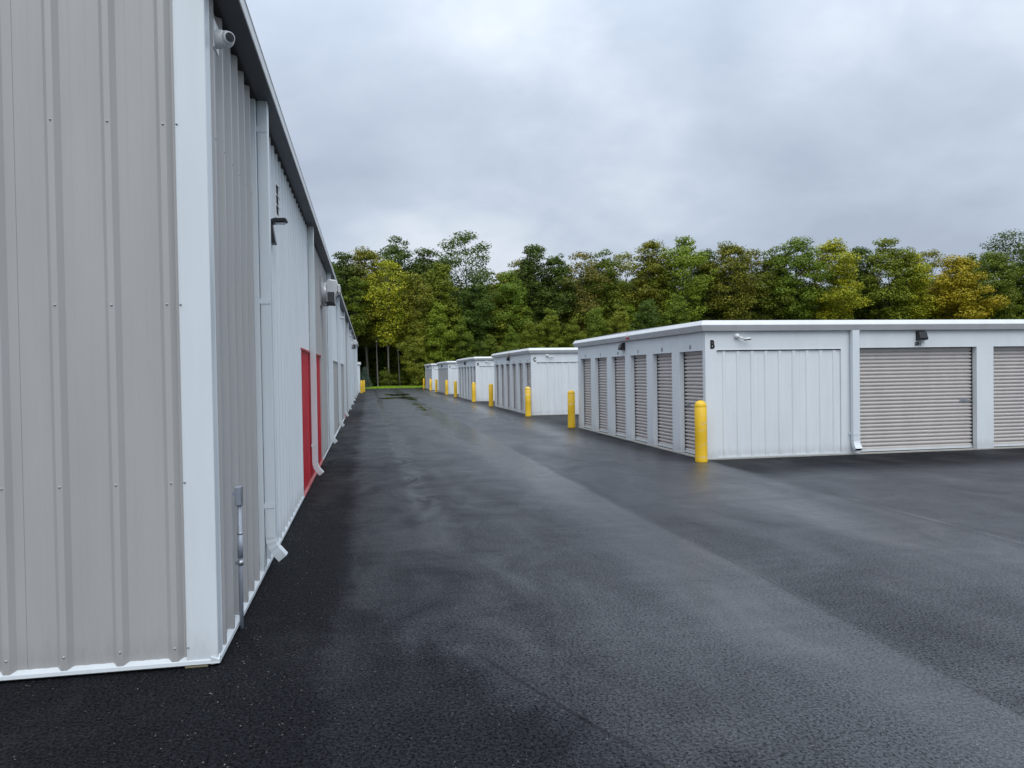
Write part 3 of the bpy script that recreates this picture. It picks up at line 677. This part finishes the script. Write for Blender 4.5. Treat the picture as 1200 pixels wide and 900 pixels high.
def storage(letter, y0, west_doors, n_doors, label, nums, sticker):
    root = thing('storage_building', (BX, y0, 0), label, 'building', 'low white storage buildings along the right of the lane')
    ln = 3.27 + 3.07 * n_doors + 0.35
    # front (faces -Y)
    S = SOUTH
    MB(S).box(0.0, 0.232, -0.12, 0.0, 0.02, HEADZ).build('corner_post', M['white'], root)
    MB(S).box(0.232, ln, -0.10, 0.0, DOORZ + 0.012, HEADZ).build('header', M['white'], root)
    MB(S).box(0.232, 2.86, -0.05, 0.006, DOORZ - 0.004, DOORZ + 0.012).build('drip_trim', M['white2'], root)
    for k in range(3):
        a = 0.232 + k * 0.876; b = a + 0.875
        pr = rib_profile(a, b, 0.232 + 0.16, 0.292, 0.020, 0.085, 0.05, False)
        MB(S).ext_z([(u, w - 0.032) for u, w in pr], 0.05, DOORZ - 0.024).build('wall_panel', M['white'], root)
    MB(S).box(0.232, 2.862, -0.07, -0.055, 0.02, HEADZ - 0.02).build('panel_backing', M['seal'], root)
    MB(S).box(0.232, 2.862, -0.05, -0.004, 0.022, 0.050).build('base_trim', M['white2'], root)
    MB(S).box(2.862, 3.268, -0.12, 0.0, 0.02, DOORZ + 0.012).build('post', M['white'], root)
    for k in range(n_doors):
        a = 3.27 + 3.07 * k
        d = roller(root, S, 2.67, DOORZ, 0.13); d.location = (a, 0.13, 0)
        MB(S).box(a + 2.672, a + 3.068, -0.16, 0.0, 0.02, DOORZ + 0.012).build('post', M['white'], root)
    ds = downspout(root, S, 3.115, HEADZ + 0.01, 0.150, 0.085, 0.085, 0.20, 0.09, M['white2'])
    strap(ds, S, 3.115, 0.42, 0.150, 0.085, M['white2'])
    MB(S).box(-0.03, ln, -0.4, 0.035, -0.03, 0.018).build('slab_edge', M['conc'], root)
    # lane side (faces -X)
    Wf = WEST
    MB(Wf).box(0.12, BD, -0.10, 0.0, DOORZ - 0.004, HEADZ - 0.001).build('header', M['white'], root)
    if west_doors:
        edges = [0.125]
        for k in range(6):
            a = 0.125 + 1.502 * k + 0.02; b = a + 1.09
            d = roller(root, Wf, b - a, DOORZ - 0.006, 0.11, latch=(k == 0)); d.location = (0.11, a, 0)
            e = a + 1.502 if k < 5 else BD
            MB(Wf).box(b, e, -0.13, 0.0, 0.02, DOORZ - 0.004).build('post', M['white'], root)
            if nums:
                me = text_mesh(nums[k], 0.105, M['print'], 0.003, 0.9, 0.002); me.transform(MAT_WEST)
                link('unit_number', me, root, (-0.003, (a + b) / 2, DOORZ + 0.075))
    else:
        MB(Wf).box(0.12, 0.40, -0.12, 0.0, 0.02, DOORZ - 0.004).build('post', M['white'], root)
        MB(Wf).box(BD - 0.28, BD, -0.12, 0.0, 0.02, DOORZ - 0.004).build('post', M['white'], root)
        w_ = (BD - 0.68) / 9
        for k in range(9):
            a = 0.40 + k * w_
            pr = rib_profile(a, a + w_ - 0.001, 0.55, 0.305, 0.028, 0.085, 0.04, False)
            MB(Wf).ext_z([(u, w - 0.032) for u, w in pr], 0.05, DOORZ - 0.03).build('wall_panel', M['grey'], root)
        MB(Wf).box(0.40, BD - 0.28, -0.07, -0.055, 0.02, HEADZ - 0.02).build('panel_backing', M['seal'], root)
    MB(Wf).box(0.0, BD + 0.02, -0.4, 0.035, -0.03, 0.016).build('slab_edge', M['conc'], root)
    # plain far walls
    MB().box(0.13, ln, BD - 0.05, BD, 0.02, HEADZ).build('rear_wall', M['white'], root)
    MB().box(ln - 0.05, ln, 0.02, BD - 0.06, 0.02, DOORZ).build('end_wall', M['white'], root)
    MB().box(0.30, ln - 0.1, 0.30, BD - 0.2, 0.02, HEADZ - 0.05).build('inner_wall', M['seal'], root)
    # eave trim all round (mitred ring) and roof
    ring = [(0.0, HEADZ + 0.004), (0.070, HEADZ + 0.010), (0.080, HEADZ + 0.016), (0.132, HEADZ + 0.120), (0.128, HEADZ + 0.132), (0.075, HEADZ + 0.205), (0.055, HEADZ + 0.213), (-0.25, HEADZ + 0.215)]
    vs = []; fs = []; n = len(ring)
    for w, z in ring:
        vs += [(-w, -w, z), (ln + w, -w, z), (ln + w, BD + w, z), (-w, BD + w, z)]
    for j in range(n - 1):
        for i in range(4): fs.append((j * 4 + i, j * 4 + (i + 1) % 4, j * 4 + 4 + (i + 1) % 4, j * 4 + 4 + i))
    et = MB().add(vs, fs).build('eave_trim', M['gutter'], root, bevel=0.004)
    rz = HEADZ + 0.21
    MB().add([(-0.06, -0.06, rz), (ln + .06, -0.06, rz), (ln + .06, BD + .06, rz), (-0.06, BD + .06, rz), (-0.06, BD / 2, rz + 0.03), (ln + .06, BD / 2, rz + 0.03)],
             [(0, 1, 5, 4), (4, 5, 2, 3), (0, 4, 3), (1, 2, 5)]).build('roof', M['roof'], root)
    # building letter
    me = text_mesh(letter, 0.215, M['print'], 0.011, 0.70, 0.003); me.transform(MAT_SOUTH)
    link('building_letter', me, root, (0.145, -0.004, 2.20))
    if letter == 'B':
        me = text_mesh('001', 0.10, M['print'], 0.006, 1.0, 0.002); me.transform(MAT_SOUTH)
        npl_ = MB(S).box(3.27 + 1.21, 3.27 + 1.41, 0.001, 0.003, 2.135, 2.222).build('number_plate', M['plate'], root)
        link('digit', me, npl_, (3.27 + 1.31, -0.0052, 2.178))
    if sticker:
        st = MB(Wf).add([(4.02, 0.106, HEADZ + 0.035), (4.24, 0.106, HEADZ + 0.035), (4.24, 0.1215, HEADZ + 0.085), (4.02, 0.1215, HEADZ + 0.085)], [(0, 1, 2, 3)])
        st = MB(Wf).add([(4.02, 0.110, HEADZ + 0.035), (4.24, 0.110, HEADZ + 0.035), (4.24, 0.1255, HEADZ + 0.090), (4.02, 0.1255, HEADZ + 0.090),
                         (4.02, 0.104, HEADZ + 0.035), (4.24, 0.104, HEADZ + 0.035), (4.24, 0.1195, HEADZ + 0.090), (4.02, 0.1195, HEADZ + 0.090)], [(0, 1, 2, 3), (0, 1, 5, 4), (1, 2, 6, 5), (3, 0, 4, 7)]).build('sticker', M['sred'], et)
        MB(Wf).add([(4.02, 0.1265, HEADZ + 0.0905), (4.24, 0.1265, HEADZ + 0.0905), (4.24, 0.115, HEADZ + 0.165), (4.02, 0.115, HEADZ + 0.165)], [(0, 1, 2, 3)]).build('sticker_top', M['plate'], st)
    lamp_pack((BX, y0 + 4.72, 2.335), WEST, 'black lamp on the lane side of storage building ' + letter)
    bullet_cam((BX + 0.64, y0, 2.365), 'white camera near the letter on storage building ' + letter)
    if letter == 'B': lamp_pack((BX + 3.27 + 1.36, y0, 2.345), SOUTH, 'black lamp above the widest roller door on storage building B')
    return root
YB = [13.72, 29.60, 45.45, 61.4, 77.2]
storage('B', YB[0], True, 5, 'nearest low white storage building with letter B, slim roller doors on its lane side', ['13', '12', '11', '10', '9', '8'], True)
storage('C', YB[1], True, 3, 'second low storage building from the camera, letter C on its corner', ['13', '12', '11', '10', '9', '8'], True)
storage('D', YB[2], True, 3, 'third low storage building from the camera, with slim lane-side doors', None, False)
storage('E', YB[3], False, 3, 'fourth low storage building from the camera with a grey ribbed lane side', None, False)
storage('F', YB[4], False, 3, 'farthest low storage building on the right, near the grass', None, False)

# ------------------------------------------------------------------ bollards
bp = [(0.0001, 1.155), (0.035, 1.150), (0.068, 1.135), (0.095, 1.108), (0.110, 1.072), (0.114, 1.040), (0.114, 1.036), (0.1115, 1.033), (0.1115, 1.028), (0.114, 1.025), (0.114, 0.50), (0.1145, 0.06), (0.117, 0.05), (0.117, 0.0), (0.112, -0.03)]
BOL = MB().lathe(bp, 32).mesh('bollard', M['yellow'], True)
bl = [(13.52, 'near', 'B'), (22.85, 'far', 'B'), (29.3, 'near', 'C'), (38.6, 'far', 'C'), (45.0, 'near', 'D'), (54.4, 'far', 'D'), (61.0, 'near', 'E'), (70.3, 'far', 'E'), (76.7, 'near', 'F'), (86.1, 'far', 'F')]
for i, (y, e_, l_) in enumerate(bl):
    o = link('bollard', BOL, None, (6.13 + random.uniform(-.02, .02), y, 0)); o.rotation_euler = (random.uniform(-.01, .01), random.uniform(-.012, .012), random.uniform(0, 6))
    t_ = 'scuffed yellow bollard, the biggest, at the near corner of storage building B' if i == 0 else f'yellow bollard at the {e_} lane-side corner of storage building {l_}'
    tag(o, t_, 'bollard', 'yellow bollards')

M['scuff'] = simple('scuff_mark', (0.62, 0.55, 0.40), 0.6, 0, 0.25)
def scuff(par, z, a0, a1, slope, h, seed):
    rg_ = random.Random(seed); m = MB(); n = 14; vs = []
    for i in range(n + 1):
        k = i / n; a = a0 + (a1 - a0) * k; zz = z + slope * k + rg_.uniform(-.004, .004); hh_ = h * math.sin(math.pi * min(max(k, 0.04), 0.96)) * rg_.uniform(0.5, 1.2)
        vs += [(0.1152 * math.cos(a), 0.1152 * math.sin(a), zz - hh_ / 2), (0.1152 * math.cos(a), 0.1152 * math.sin(a), zz + hh_ / 2)]
    m.add(vs, [(2 * i, 2 * i + 2, 2 * i + 3, 2 * i + 1) for i in range(n)]); return m.build('scuff', M['scuff'], par)
b0 = [o for o in COL.objects if o.name == 'bollard'][0]; b0.rotation_euler.z = 0
scuff(b0, 0.68, -1.9, -0.6, 0.10, 0.020, 1); scuff(b0, 0.58, -2.4, -0.9, 0.05, 0.008, 2); scuff(b0, 0.27, -2.5, -0.5, 0.12, 0.012, 3); scuff(b0, 0.085, -2.6, -0.7, 0.015, 0.016, 4); scuff(b0, 0.735, -2.2, -1.2, 0.004, 0.006, 5)

# ------------------------------------------------------------------ small shed beyond the warehouse, with two bollards
sh = thing('storage_shed', (-0.78, 74.0, 0), 'small white shed with flat roof just past the far end of the warehouse', 'building')
MB(WEST).box(0, 0.1, 0, 0.1, 0, 0.1)
for k in range(4):
    MB(EAST).ext_z(rib_profile(0.1 + k * 0.9, 0.1 + (k + 1) * 0.9 - 0.002, 0.2, 0.3, 0.025, 0.08, 0.04, False), 0.03, 2.62).build('wall_panel', M['white'], sh)
for k in range(6):
    MB(lambda u, w, z: (u, -w, z)).ext_z(rib_profile(-6.0 + k * 1.0, -6.0 + (k + 1) * 1.0 - 0.002, -5.8, 0.3, 0.025, 0.08, 0.04, False), 0.03, 2.62).build('wall_panel', M['white'], sh)
MB().box(-6.0, -0.01, 0.01, 3.8, -0.02, 2.6).build('inner_wall', M['white'], sh)
MB().box(-6.15, 0.14, -0.14, 3.95, 2.62, 2.86).build('eave_trim', M['gutter'], sh, bevel=0.02)
MB().box(-0.05, 0.04, -0.04, 0.09, 0.0, 2.62).build('corner_post', M['white2'], sh)
for y, x, t_ in ((71.6, -0.60, 'nearer'), (75.6, -0.40, 'farther')):
    o = link('bollard', BOL, None, (x, y, 0)); tag(o, f'{t_} yellow bollard beside the small shed past the warehouse', 'bollard', 'yellow bollards')

# ------------------------------------------------------------------ vegetation
def leaf_arrays(P, Nn, size, rg, aspect=0.6):
    n = len(P)
    r1 = rg.normal(size=(n, 3)); t = np.cross(Nn, r1); t /= np.linalg.norm(t, axis=1)[:, None] + 1e-9
    b = np.cross(Nn, t); s = (size * rg.uniform(0.65, 1.35, n))[:, None]
    V = np.stack([P - t * s * 0.5, P + b * s * 0.5 * aspect, P + t * s * 0.5, P - b * s * 0.5 * aspect], 1).reshape(-1, 3)
    return V
def quads_mesh(name, V, mat):
    n = len(V) // 4; me = bpy.data.meshes.new(name)
    me.vertices.add(n * 4); me.vertices.foreach_set('co', V.astype(np.float32).ravel())
    me.loops.add(n * 4); me.loops.foreach_set('vertex_index', np.arange(n * 4, dtype=np.int32))
    me.polygons.add(n); me.polygons.foreach_set('loop_start', np.arange(0, n * 4, 4, dtype=np.int32))
    me.polygons.foreach_set('loop_total', np.full(n, 4, dtype=np.int32))
    me.materials.append(mat); me.update(calc_edges=True); return me
def limb(mb, pts, r0_, r1_, seg=6):
    vs = []; n = len(pts)
    for k, p in enumerate(pts):
        p = Vector(p); d = (Vector(pts[min(k + 1, n - 1)]) - Vector(pts[max(k - 1, 0)])).normalized()
        t = d.orthogonal().normalized(); b = d.cross(t); rr = r0_ + (r1_ - r0_) * k / (n - 1)
        for i in range(seg):
            q = 2 * math.pi * i / seg; vs.append(tuple(p + (t * math.cos(q) + b * math.sin(q)) * rr))
    mb.add(vs, [(k * seg + i, k * seg + (i + 1) % seg, (k + 1) * seg + (i + 1) % seg, (k + 1) * seg + i) for k in range(n - 1) for i in range(seg)])
def make_tree(seed, H, start, rad, clumps, per, csize, lsize, trunk_r, peak=0.45, fill=0.3):
    rg = np.random.default_rng(seed); cs = []
    for i in range(clumps):
        t = (i + rg.uniform(0, 1)) / clumps
        prof = (min(t / peak, 1.0) ** 0.6) * (1 - max(0, (t - peak) / (1 - peak)) ** 2.2 * 0.80)
        a = i * 2.399 + rg.uniform(-0.6, 0.6)
        rr = rad * prof * rg.uniform(fill, 1.0) ** 0.6 * rg.uniform(0.62, 1.28)
        cs.append((rr * math.cos(a), rr * math.sin(a), H * (start + (0.99 - start) * t) - csize * 0.4 + rg.normal() * 0.22, csize * rg.uniform(0.45, 1.5) * (0.72 if t > 0.85 else 1)))
    Ps, Ns = [], []
    for cx, cy, cz, s in cs:
        n = int(per * (s / csize) ** 2)
        d = rg.normal(size=(n, 3)); d /= np.linalg.norm(d, axis=1)[:, None]
        rr = s * rg.uniform(0.25, 1.0, n) ** 0.5 * (1 + 0.13 * rg.normal(size=n))
        p = d * rr[:, None] * np.array([1.1, 1.1, 0.72]); p[:, 2] += np.where(p[:, 2] < 0, -p[:, 2] * 0.25, 0)
        Ps.append(p + np.array([cx, cy, cz])); nn = d * 0.7 + np.array([0, 0, 0.55]) + rg.normal(size=(n, 3)) * 0.55
        Ns.append(nn / np.linalg.norm(nn, axis=1)[:, None])
    V = leaf_arrays(np.concatenate(Ps), np.concatenate(Ns), lsize, rg)
    mb = MB(); bend = rg.normal(size=2) * 0.25
    def axis(z): k = z / H; return (bend[0] * math.sin(k * 2.2), bend[1] * math.sin(k * 2.0), z)
    limb(mb, [axis(H * 0.90 * k / 7) for k in range(8)], trunk_r, trunk_r * 0.10, 8)
    for cx, cy, cz, s in cs[::max(1, clumps // 26)]:
        zb = max(H * start * 0.7, cz - 0.25 * H * (0.35 + 0.65 * rg.random())); b = Vector(axis(zb)); e_ = Vector((cx, cy, cz + s * 0.3))
        m_ = b.lerp(e_, 0.5) + Vector((rg.normal() * 0.2, rg.normal() * 0.2, 0.25))
        limb(mb, [b, m_, e_], trunk_r * 0.34 * (1 - 0.6 * zb / H), 0.02, 5)
    return quads_mesh('crown', V, LEAF['mid']), mb.mesh('trunk', M['bark'], True)
TALL = [make_tree(11 + i, 20, s_, r_, int(c_ * 1.75), 250, 1.02, 0.25, 0.18, pk) for i, (s_, r_, c_, pk) in enumerate(
    [(0.26, 3.1, 62, 0.5), (0.32, 3.4, 58, 0.55), (0.20, 2.8, 66, 0.4), (0.38, 3.6, 52, 0.55), (0.30, 2.3, 50, 0.5), (0.24, 2.6, 56, 0.6)])]
OPEN = [make_tree(31 + i, 21, 0.36, 4.3, 74, 190, 1.10, 0.24, 0.15, 0.6, 0.30) for i in range(2)] + [make_tree(37, 20, 0.36, 2.6, 58, 190, 1.05, 0.24, 0.13, 0.6, 0.3)]
EDGE = [make_tree(41 + i, 16, 0.07, 3.2, 112, 235, 0.98, 0.25, 0.18, 0.35) for i in range(3)]
SLIM = [make_tree(61 + i, 20, 0.50, 2.0, 52, 210, 0.9, 0.25, 0.13, 0.5) for i in range(2)]
BUSH = [make_tree(51 + i, 6, 0.04, 2.0, 26, 130, 0.85, 0.27, 0.08, 0.35) for i in range(3)]
def plant(name, var, x, y, h, nominal, tint, label, cat, group, bark='bark', wide=1.0):
    o = thing(name, (x, y, -0.04), label, cat, group, random.uniform(0, 6.28)); s = h / nominal; o.scale = (s * wide, s * wide, s)
    for nm, me, mt in (('crown', var[0], LEAF[tint]), ('trunk', var[1], M[bark])):
        c = link(nm, me, o); c.material_slots[0].link = 'OBJECT'; c.material_slots[0].material = mt
    return o
ppx = lambda px, Y: Y * math.tan(YAW + math.atan((px - 600) / 900.0))
def htop(px, py, Y):
    d = fw + rt * ((px - 600) / 900) + up * ((450 - py) / 900); return CAM_H + Y / d.y * d.z
FG = 'trees in the front of the woods'
front = [  # px x, px y of the top, distance, set, variant, tint, label
    (384, 300, 101, TALL, 2, 'dark', 'dark green tree half hidden behind the warehouse gutter'),
    (404, 293, 103, TALL, 0, 'dark', 'dark green tree rising just right of the warehouse roof line'),
    (420, 322, 100.5, SLIM, 0, 'mid', 'slim green tree with bare pale trunk beside the warehouse end'),
    (443, 330, 101, SLIM, 1, 'olive', 'slim olive tree with bare trunk left of the yellowing tree'),
    (469, 338, 100.5, SLIM, 0, 'light', 'slim light green tree with bare trunk right of the yellowing tree'),
    (432, 289, 104, TALL, 1, 'olive', 'olive green tree left of the yellowing tree at the lane end'),
    (456, 300, 100, OPEN, 2, 'yellow', 'yellowing tree standing behind the end of the lane'),
    (470, 276, 109, TALL, 5, 'dark', 'tall dark tree rising behind the yellowing tree at the lane end'),
    (488, 318, 100, TALL, 4, 'olive', 'slim yellow-green tree above the farthest bollards'),
    (517, 303, 102, TALL, 2, 'light', 'light green pointed tree above the far storage buildings'),
    (503, 288, 110, TALL, 0, 'dark', 'dark tree filling the gap behind the light green pointed tree'),
    (545, 268, 108, OPEN, 0, 'dark', 'tallest tree at the left with an open airy crown against the sky'),
    (560, 322, 103, TALL, 5, 'dark', 'dark green tree below the tall airy crown'),
    (598, 318, 105, TALL, 1, 'mid', 'mid green tree above storage building D'),
    (628, 284, 107, TALL, 4, 'dark', 'dark topped tree with thin crown above storage building C'),
    (612, 300, 110, OPEN, 2, 'brown', 'thin browning tree right of the sky gap in the woods'),
    (655, 294, 106, TALL, 2, 'dark', 'dark green tree above the front wall of storage building C'),
    (684, 290, 105, OPEN, 2, 'brown', 'browning tree above the far corner of storage building B'),
    (708, 292, 107, TALL, 5, 'mid', 'mid green tree right of the browning tree above building B'),
    (734, 291, 108, OPEN, 2, 'olive', 'airy olive tree above the lamp on building B'),
    (766, 279, 106, TALL, 4, 'olive', 'olive topped slim tree left of the tallest light green tree'),
    (803, 275, 104, TALL, 0, 'light', 'tallest light green tree above the lane-side doors of building B'),
    (830, 288, 108, TALL, 2, 'dark', 'dark green tree right of the tallest light green tree'),
    (858, 283, 105, TALL, 1, 'olive', 'olive and yellow tree above the letter B'),
    (882, 287, 107, OPEN, 2, 'olive', 'airy olive tree above the white wall panel of building B'),
    (906, 289, 106, TALL, 5, 'mid', 'mid green tree left of the broad bushy tree above the panel'),
    (934, 278, 105, TALL, 3, 'mid', 'broad green tree above the right end of the white wall panel'),
    (976, 280, 104, TALL, 1, 'yellow', 'yellow-green tree above the downspout of building B'),
    (1008, 287, 108, TALL, 4, 'dark', 'narrow dark tree between the yellow-green trees'),
    (1042, 276, 104, TALL, 0, 'light', 'light green round topped tree above the near roller door'),
    (1071, 294, 103, TALL, 4, 'yellow', 'slim yellow tree left of the golden tree'),
    (1092, 288, 107, OPEN, 2, 'brown', 'thin brown tree showing behind the golden tree'),
    (1122, 298, 101, EDGE, 1, 'gold', 'golden autumn tree, the brightest yellow in the woods'),
    (1138, 294, 109, TALL, 2, 'mid', 'mid green tree peeping over the golden tree'),
    (1166, 294, 104, TALL, 3, 'mid', 'dense green tree right of the golden tree'),
    (1188, 270, 107, OPEN, 1, 'dark', 'tall airy tree at the right edge of the picture'),
    (1214, 290, 105, TALL, 1, 'mid', 'green tree cut by the right edge of the picture'),
    (1245, 286, 106, TALL, 0, 'olive', 'olive tree just outside the right edge of the picture'),
]
for px, py, Y, S_, v, tint, lab in front:
    nominal = 21 if S_ is OPEN and v < 2 else (16 if S_ is EDGE else 20)
    plant('forest_tree', S_[v], ppx(px, Y), Y, htop(px, py, Y), nominal, tint, lab, 'tree', FG, 'palebark' if px in (456, 432, 488, 420, 443, 469) else 'bark',
          1.25 if S_ is EDGE else 1.18)
rg = random.Random(99)
for row, (Y0, hh, step) in enumerate(((107, 14.0, 4.0), (112, 16.0, 3.9), (118, 17.0, 4.2), (126, 16.5, 4.6))):
    x = -16 + row
    while x < 112 + row * 6:
        h = hh * rg.uniform(0.78, 1.12)
        tn = rg.choice(['dark', 'mid', 'mid', 'dark', 'olive', 'light'])
        plant('forest_tree', EDGE[rg.randrange(3)], x + rg.uniform(-1, 1), Y0 + rg.uniform(-1.5, 1.5), h, 16, tn,
              {'dark': 'dark', 'mid': 'mid', 'olive': 'olive', 'light': 'light'}[tn] + ' green tree deep in the woods, filling the gaps behind the front trees', 'tree', 'trees deep in the woods', 'bark', 1.15)
        x += step * rg.uniform(0.85, 1.2)
# lower trees and bushes along the edge of the woods
under = [(488, 372, 98.5, 'olive', 'low olive tree right above the farthest bollards'), (512, 352, 99.5, 'light', 'low light green tree above the roof of the farthest storage building'),
         (646, 362, 99, 'light', 'low light green tree above the wall panel of building C'), (672, 372, 98.5, 'light', 'low light green tree touching the far corner of building B'),
         (700, 360, 99.5, 'mid', 'low mid green tree above the far lane-side door of building B'), (727, 357, 99, 'olive', 'low olive tree just left of the lamp on building B'),
         (600, 382, 99, 'mid', 'low mid green tree above the roof of building D'), (622, 376, 99.5, 'light', 'low light green tree above the roof of building C'),
         (575, 392, 98.5, 'mid', 'low green tree above the roof of building E'), (541, 372, 99.5, 'mid', 'low green tree left of building E roof'),
         (760, 350, 99.5, 'dark', 'low dark tree above the middle lane-side doors of building B'), (795, 345, 99, 'mid', 'low mid green tree above the nearest lane-side doors of B')]
for i, (px, py, Y, tint, lab) in enumerate(under):
    plant('forest_tree', EDGE[i % 3], ppx(px, Y), Y, htop(px, py, Y), 16, tint, lab, 'tree', 'low trees at the edge of the woods', 'bark', 1.0)
rb = random.Random(5)
x = -9.0
while x < 44:
    if True:
        tn = rb.choice(['dark', 'mid', 'mid', 'olive', 'light'])
        plant('bush', BUSH[rb.randrange(3)], x, rb.uniform(98.3, 101.5), (rb.uniform(1.2, 2.6) if x < 5 else rb.uniform(1.6, 3.8)) if x < 12 else rb.uniform(3, 6), 6, tn,
              tn + ' green leafy bush along the shaded foot of the woods', 'bush', 'bushes along the edge of the woods', 'bark', rb.uniform(0.9, 1.4))
    x += rb.uniform(1.3, 2.4)
# young spruce by the shed
def make_spruce():
    rgn = np.random.default_rng(4); Ps, Ns = [], []; mb = MB()
    limb(mb, [(0, 0, 0), (0, 0, 1.5), (0.02, 0, 3.0)], 0.06, 0.01, 7)
    for k in range(15):
        z = 0.25 + 2.65 * k / 15; r_ = 1.05 * (1 - (z - 0.1) / 3.1)
        for j in range(9):
            a = j * 0.698 + k * 0.4; tip = Vector((r_ * math.cos(a), r_ * math.sin(a), z - 0.12 * r_))
            limb(mb, [(0, 0, z), tuple(tip)], 0.012, 0.004, 4)
            n = int(50 * r_) + 12; t = rgn.uniform(0.1, 1.05, n)
            p = np.array([[tip.x * q, tip.y * q, z + (tip.z - z) * q] for q in t]) + rgn.normal(size=(n, 3)) * 0.05
            Ps.append(p); nn = rgn.normal(size=(n, 3)) + np.array([0, 0, 0.8]); Ns.append(nn / np.linalg.norm(nn, axis=1)[:, None])
    V = leaf_arrays(np.concatenate(Ps), np.concatenate(Ns), 0.12, rgn, 0.4)
    return quads_mesh('crown', V, LEAF['spruce']), mb.mesh('trunk', M['bark'])
plant('spruce_tree', make_spruce(), -0.35, 94.8, 2.75, 3.0, 'spruce', 'small blue-green spruce standing on the grass past the shed', 'tree', None)
# grass verge between asphalt and woods
rgn = np.random.default_rng(8); n = 16000
gx = rgn.uniform(-8, 16, n); gy = 91.6 + 7.0 * rgn.random(n) ** 1.2
hh = rgn.uniform(0.05, 0.14, n) + np.clip((gy - 96.5) * 0.05, 0, 0.3); a = rgn.uniform(0, 6.28, n)
ok = ~((gx > 5.5) & (gy < 93.4)); gx, gy, hh, a = gx[ok], gy[ok], hh[ok], a[ok]; n = len(gx)
bx, by = np.cos(a) * 0.035, np.sin(a) * 0.035; lx, ly = rgn.normal(size=(2, n)) * 0.04
V = np.stack([np.stack([gx - bx, gy - by, np.full(n, -0.04)], 1), np.stack([gx + bx, gy + by, np.full(n, -0.04)], 1),
              np.stack([gx + bx * 0.3 + lx, gy + by * 0.3 + ly, hh], 1), np.stack([gx - bx * 0.3 + lx, gy - by * 0.3 + ly, hh], 1)], 1).reshape(-1, 3)
g = link('grass', quads_mesh('grass', V, LEAF['grass'])); g['kind'] = 'stuff'; g['label'] = 'strip of short green grass between the asphalt and the woods'; g['category'] = 'grass'
# loose grit on the asphalt
rq = random.Random(3); mb = MB()
for i in range(420):
    if i < 260: x = WX + 0.06 + abs(rq.gauss(0, 0.35)); y = rq.uniform(2.2, 14)
    else: x = rq.uniform(-2.4, 5); y = rq.uniform(2.2, 9)
    if x < WX + 0.05 and y > WY - 0.06: continue
    r_ = rq.uniform(0.0018, 0.0050); c = (x, y, r_ * 0.4); q = rq.uniform(0, 6)
    vs = [(c[0] + r_ * math.cos(q + k * 1.257) * rq.uniform(.7, 1.2), c[1] + r_ * math.sin(q + k * 1.257) * rq.uniform(.7, 1.2), c[2]) for k in range(5)] + [(c[0], c[1], c[2] + r_ * 0.7), (c[0], c[1], -0.001)]
    mb.add(vs, [(k, (k + 1) % 5, 5) for k in range(5)] + [((k + 1) % 5, k, 6) for k in range(5)])
M['grit'] = simple('grit', (0.24, 0.225, 0.195), 0.9, 0, 0.4)
g = mb.build('loose_grit', M['grit']); g['kind'] = 'stuff'; g['label'] = 'scattered pale grit on the dark asphalt'; g['category'] = 'grit'
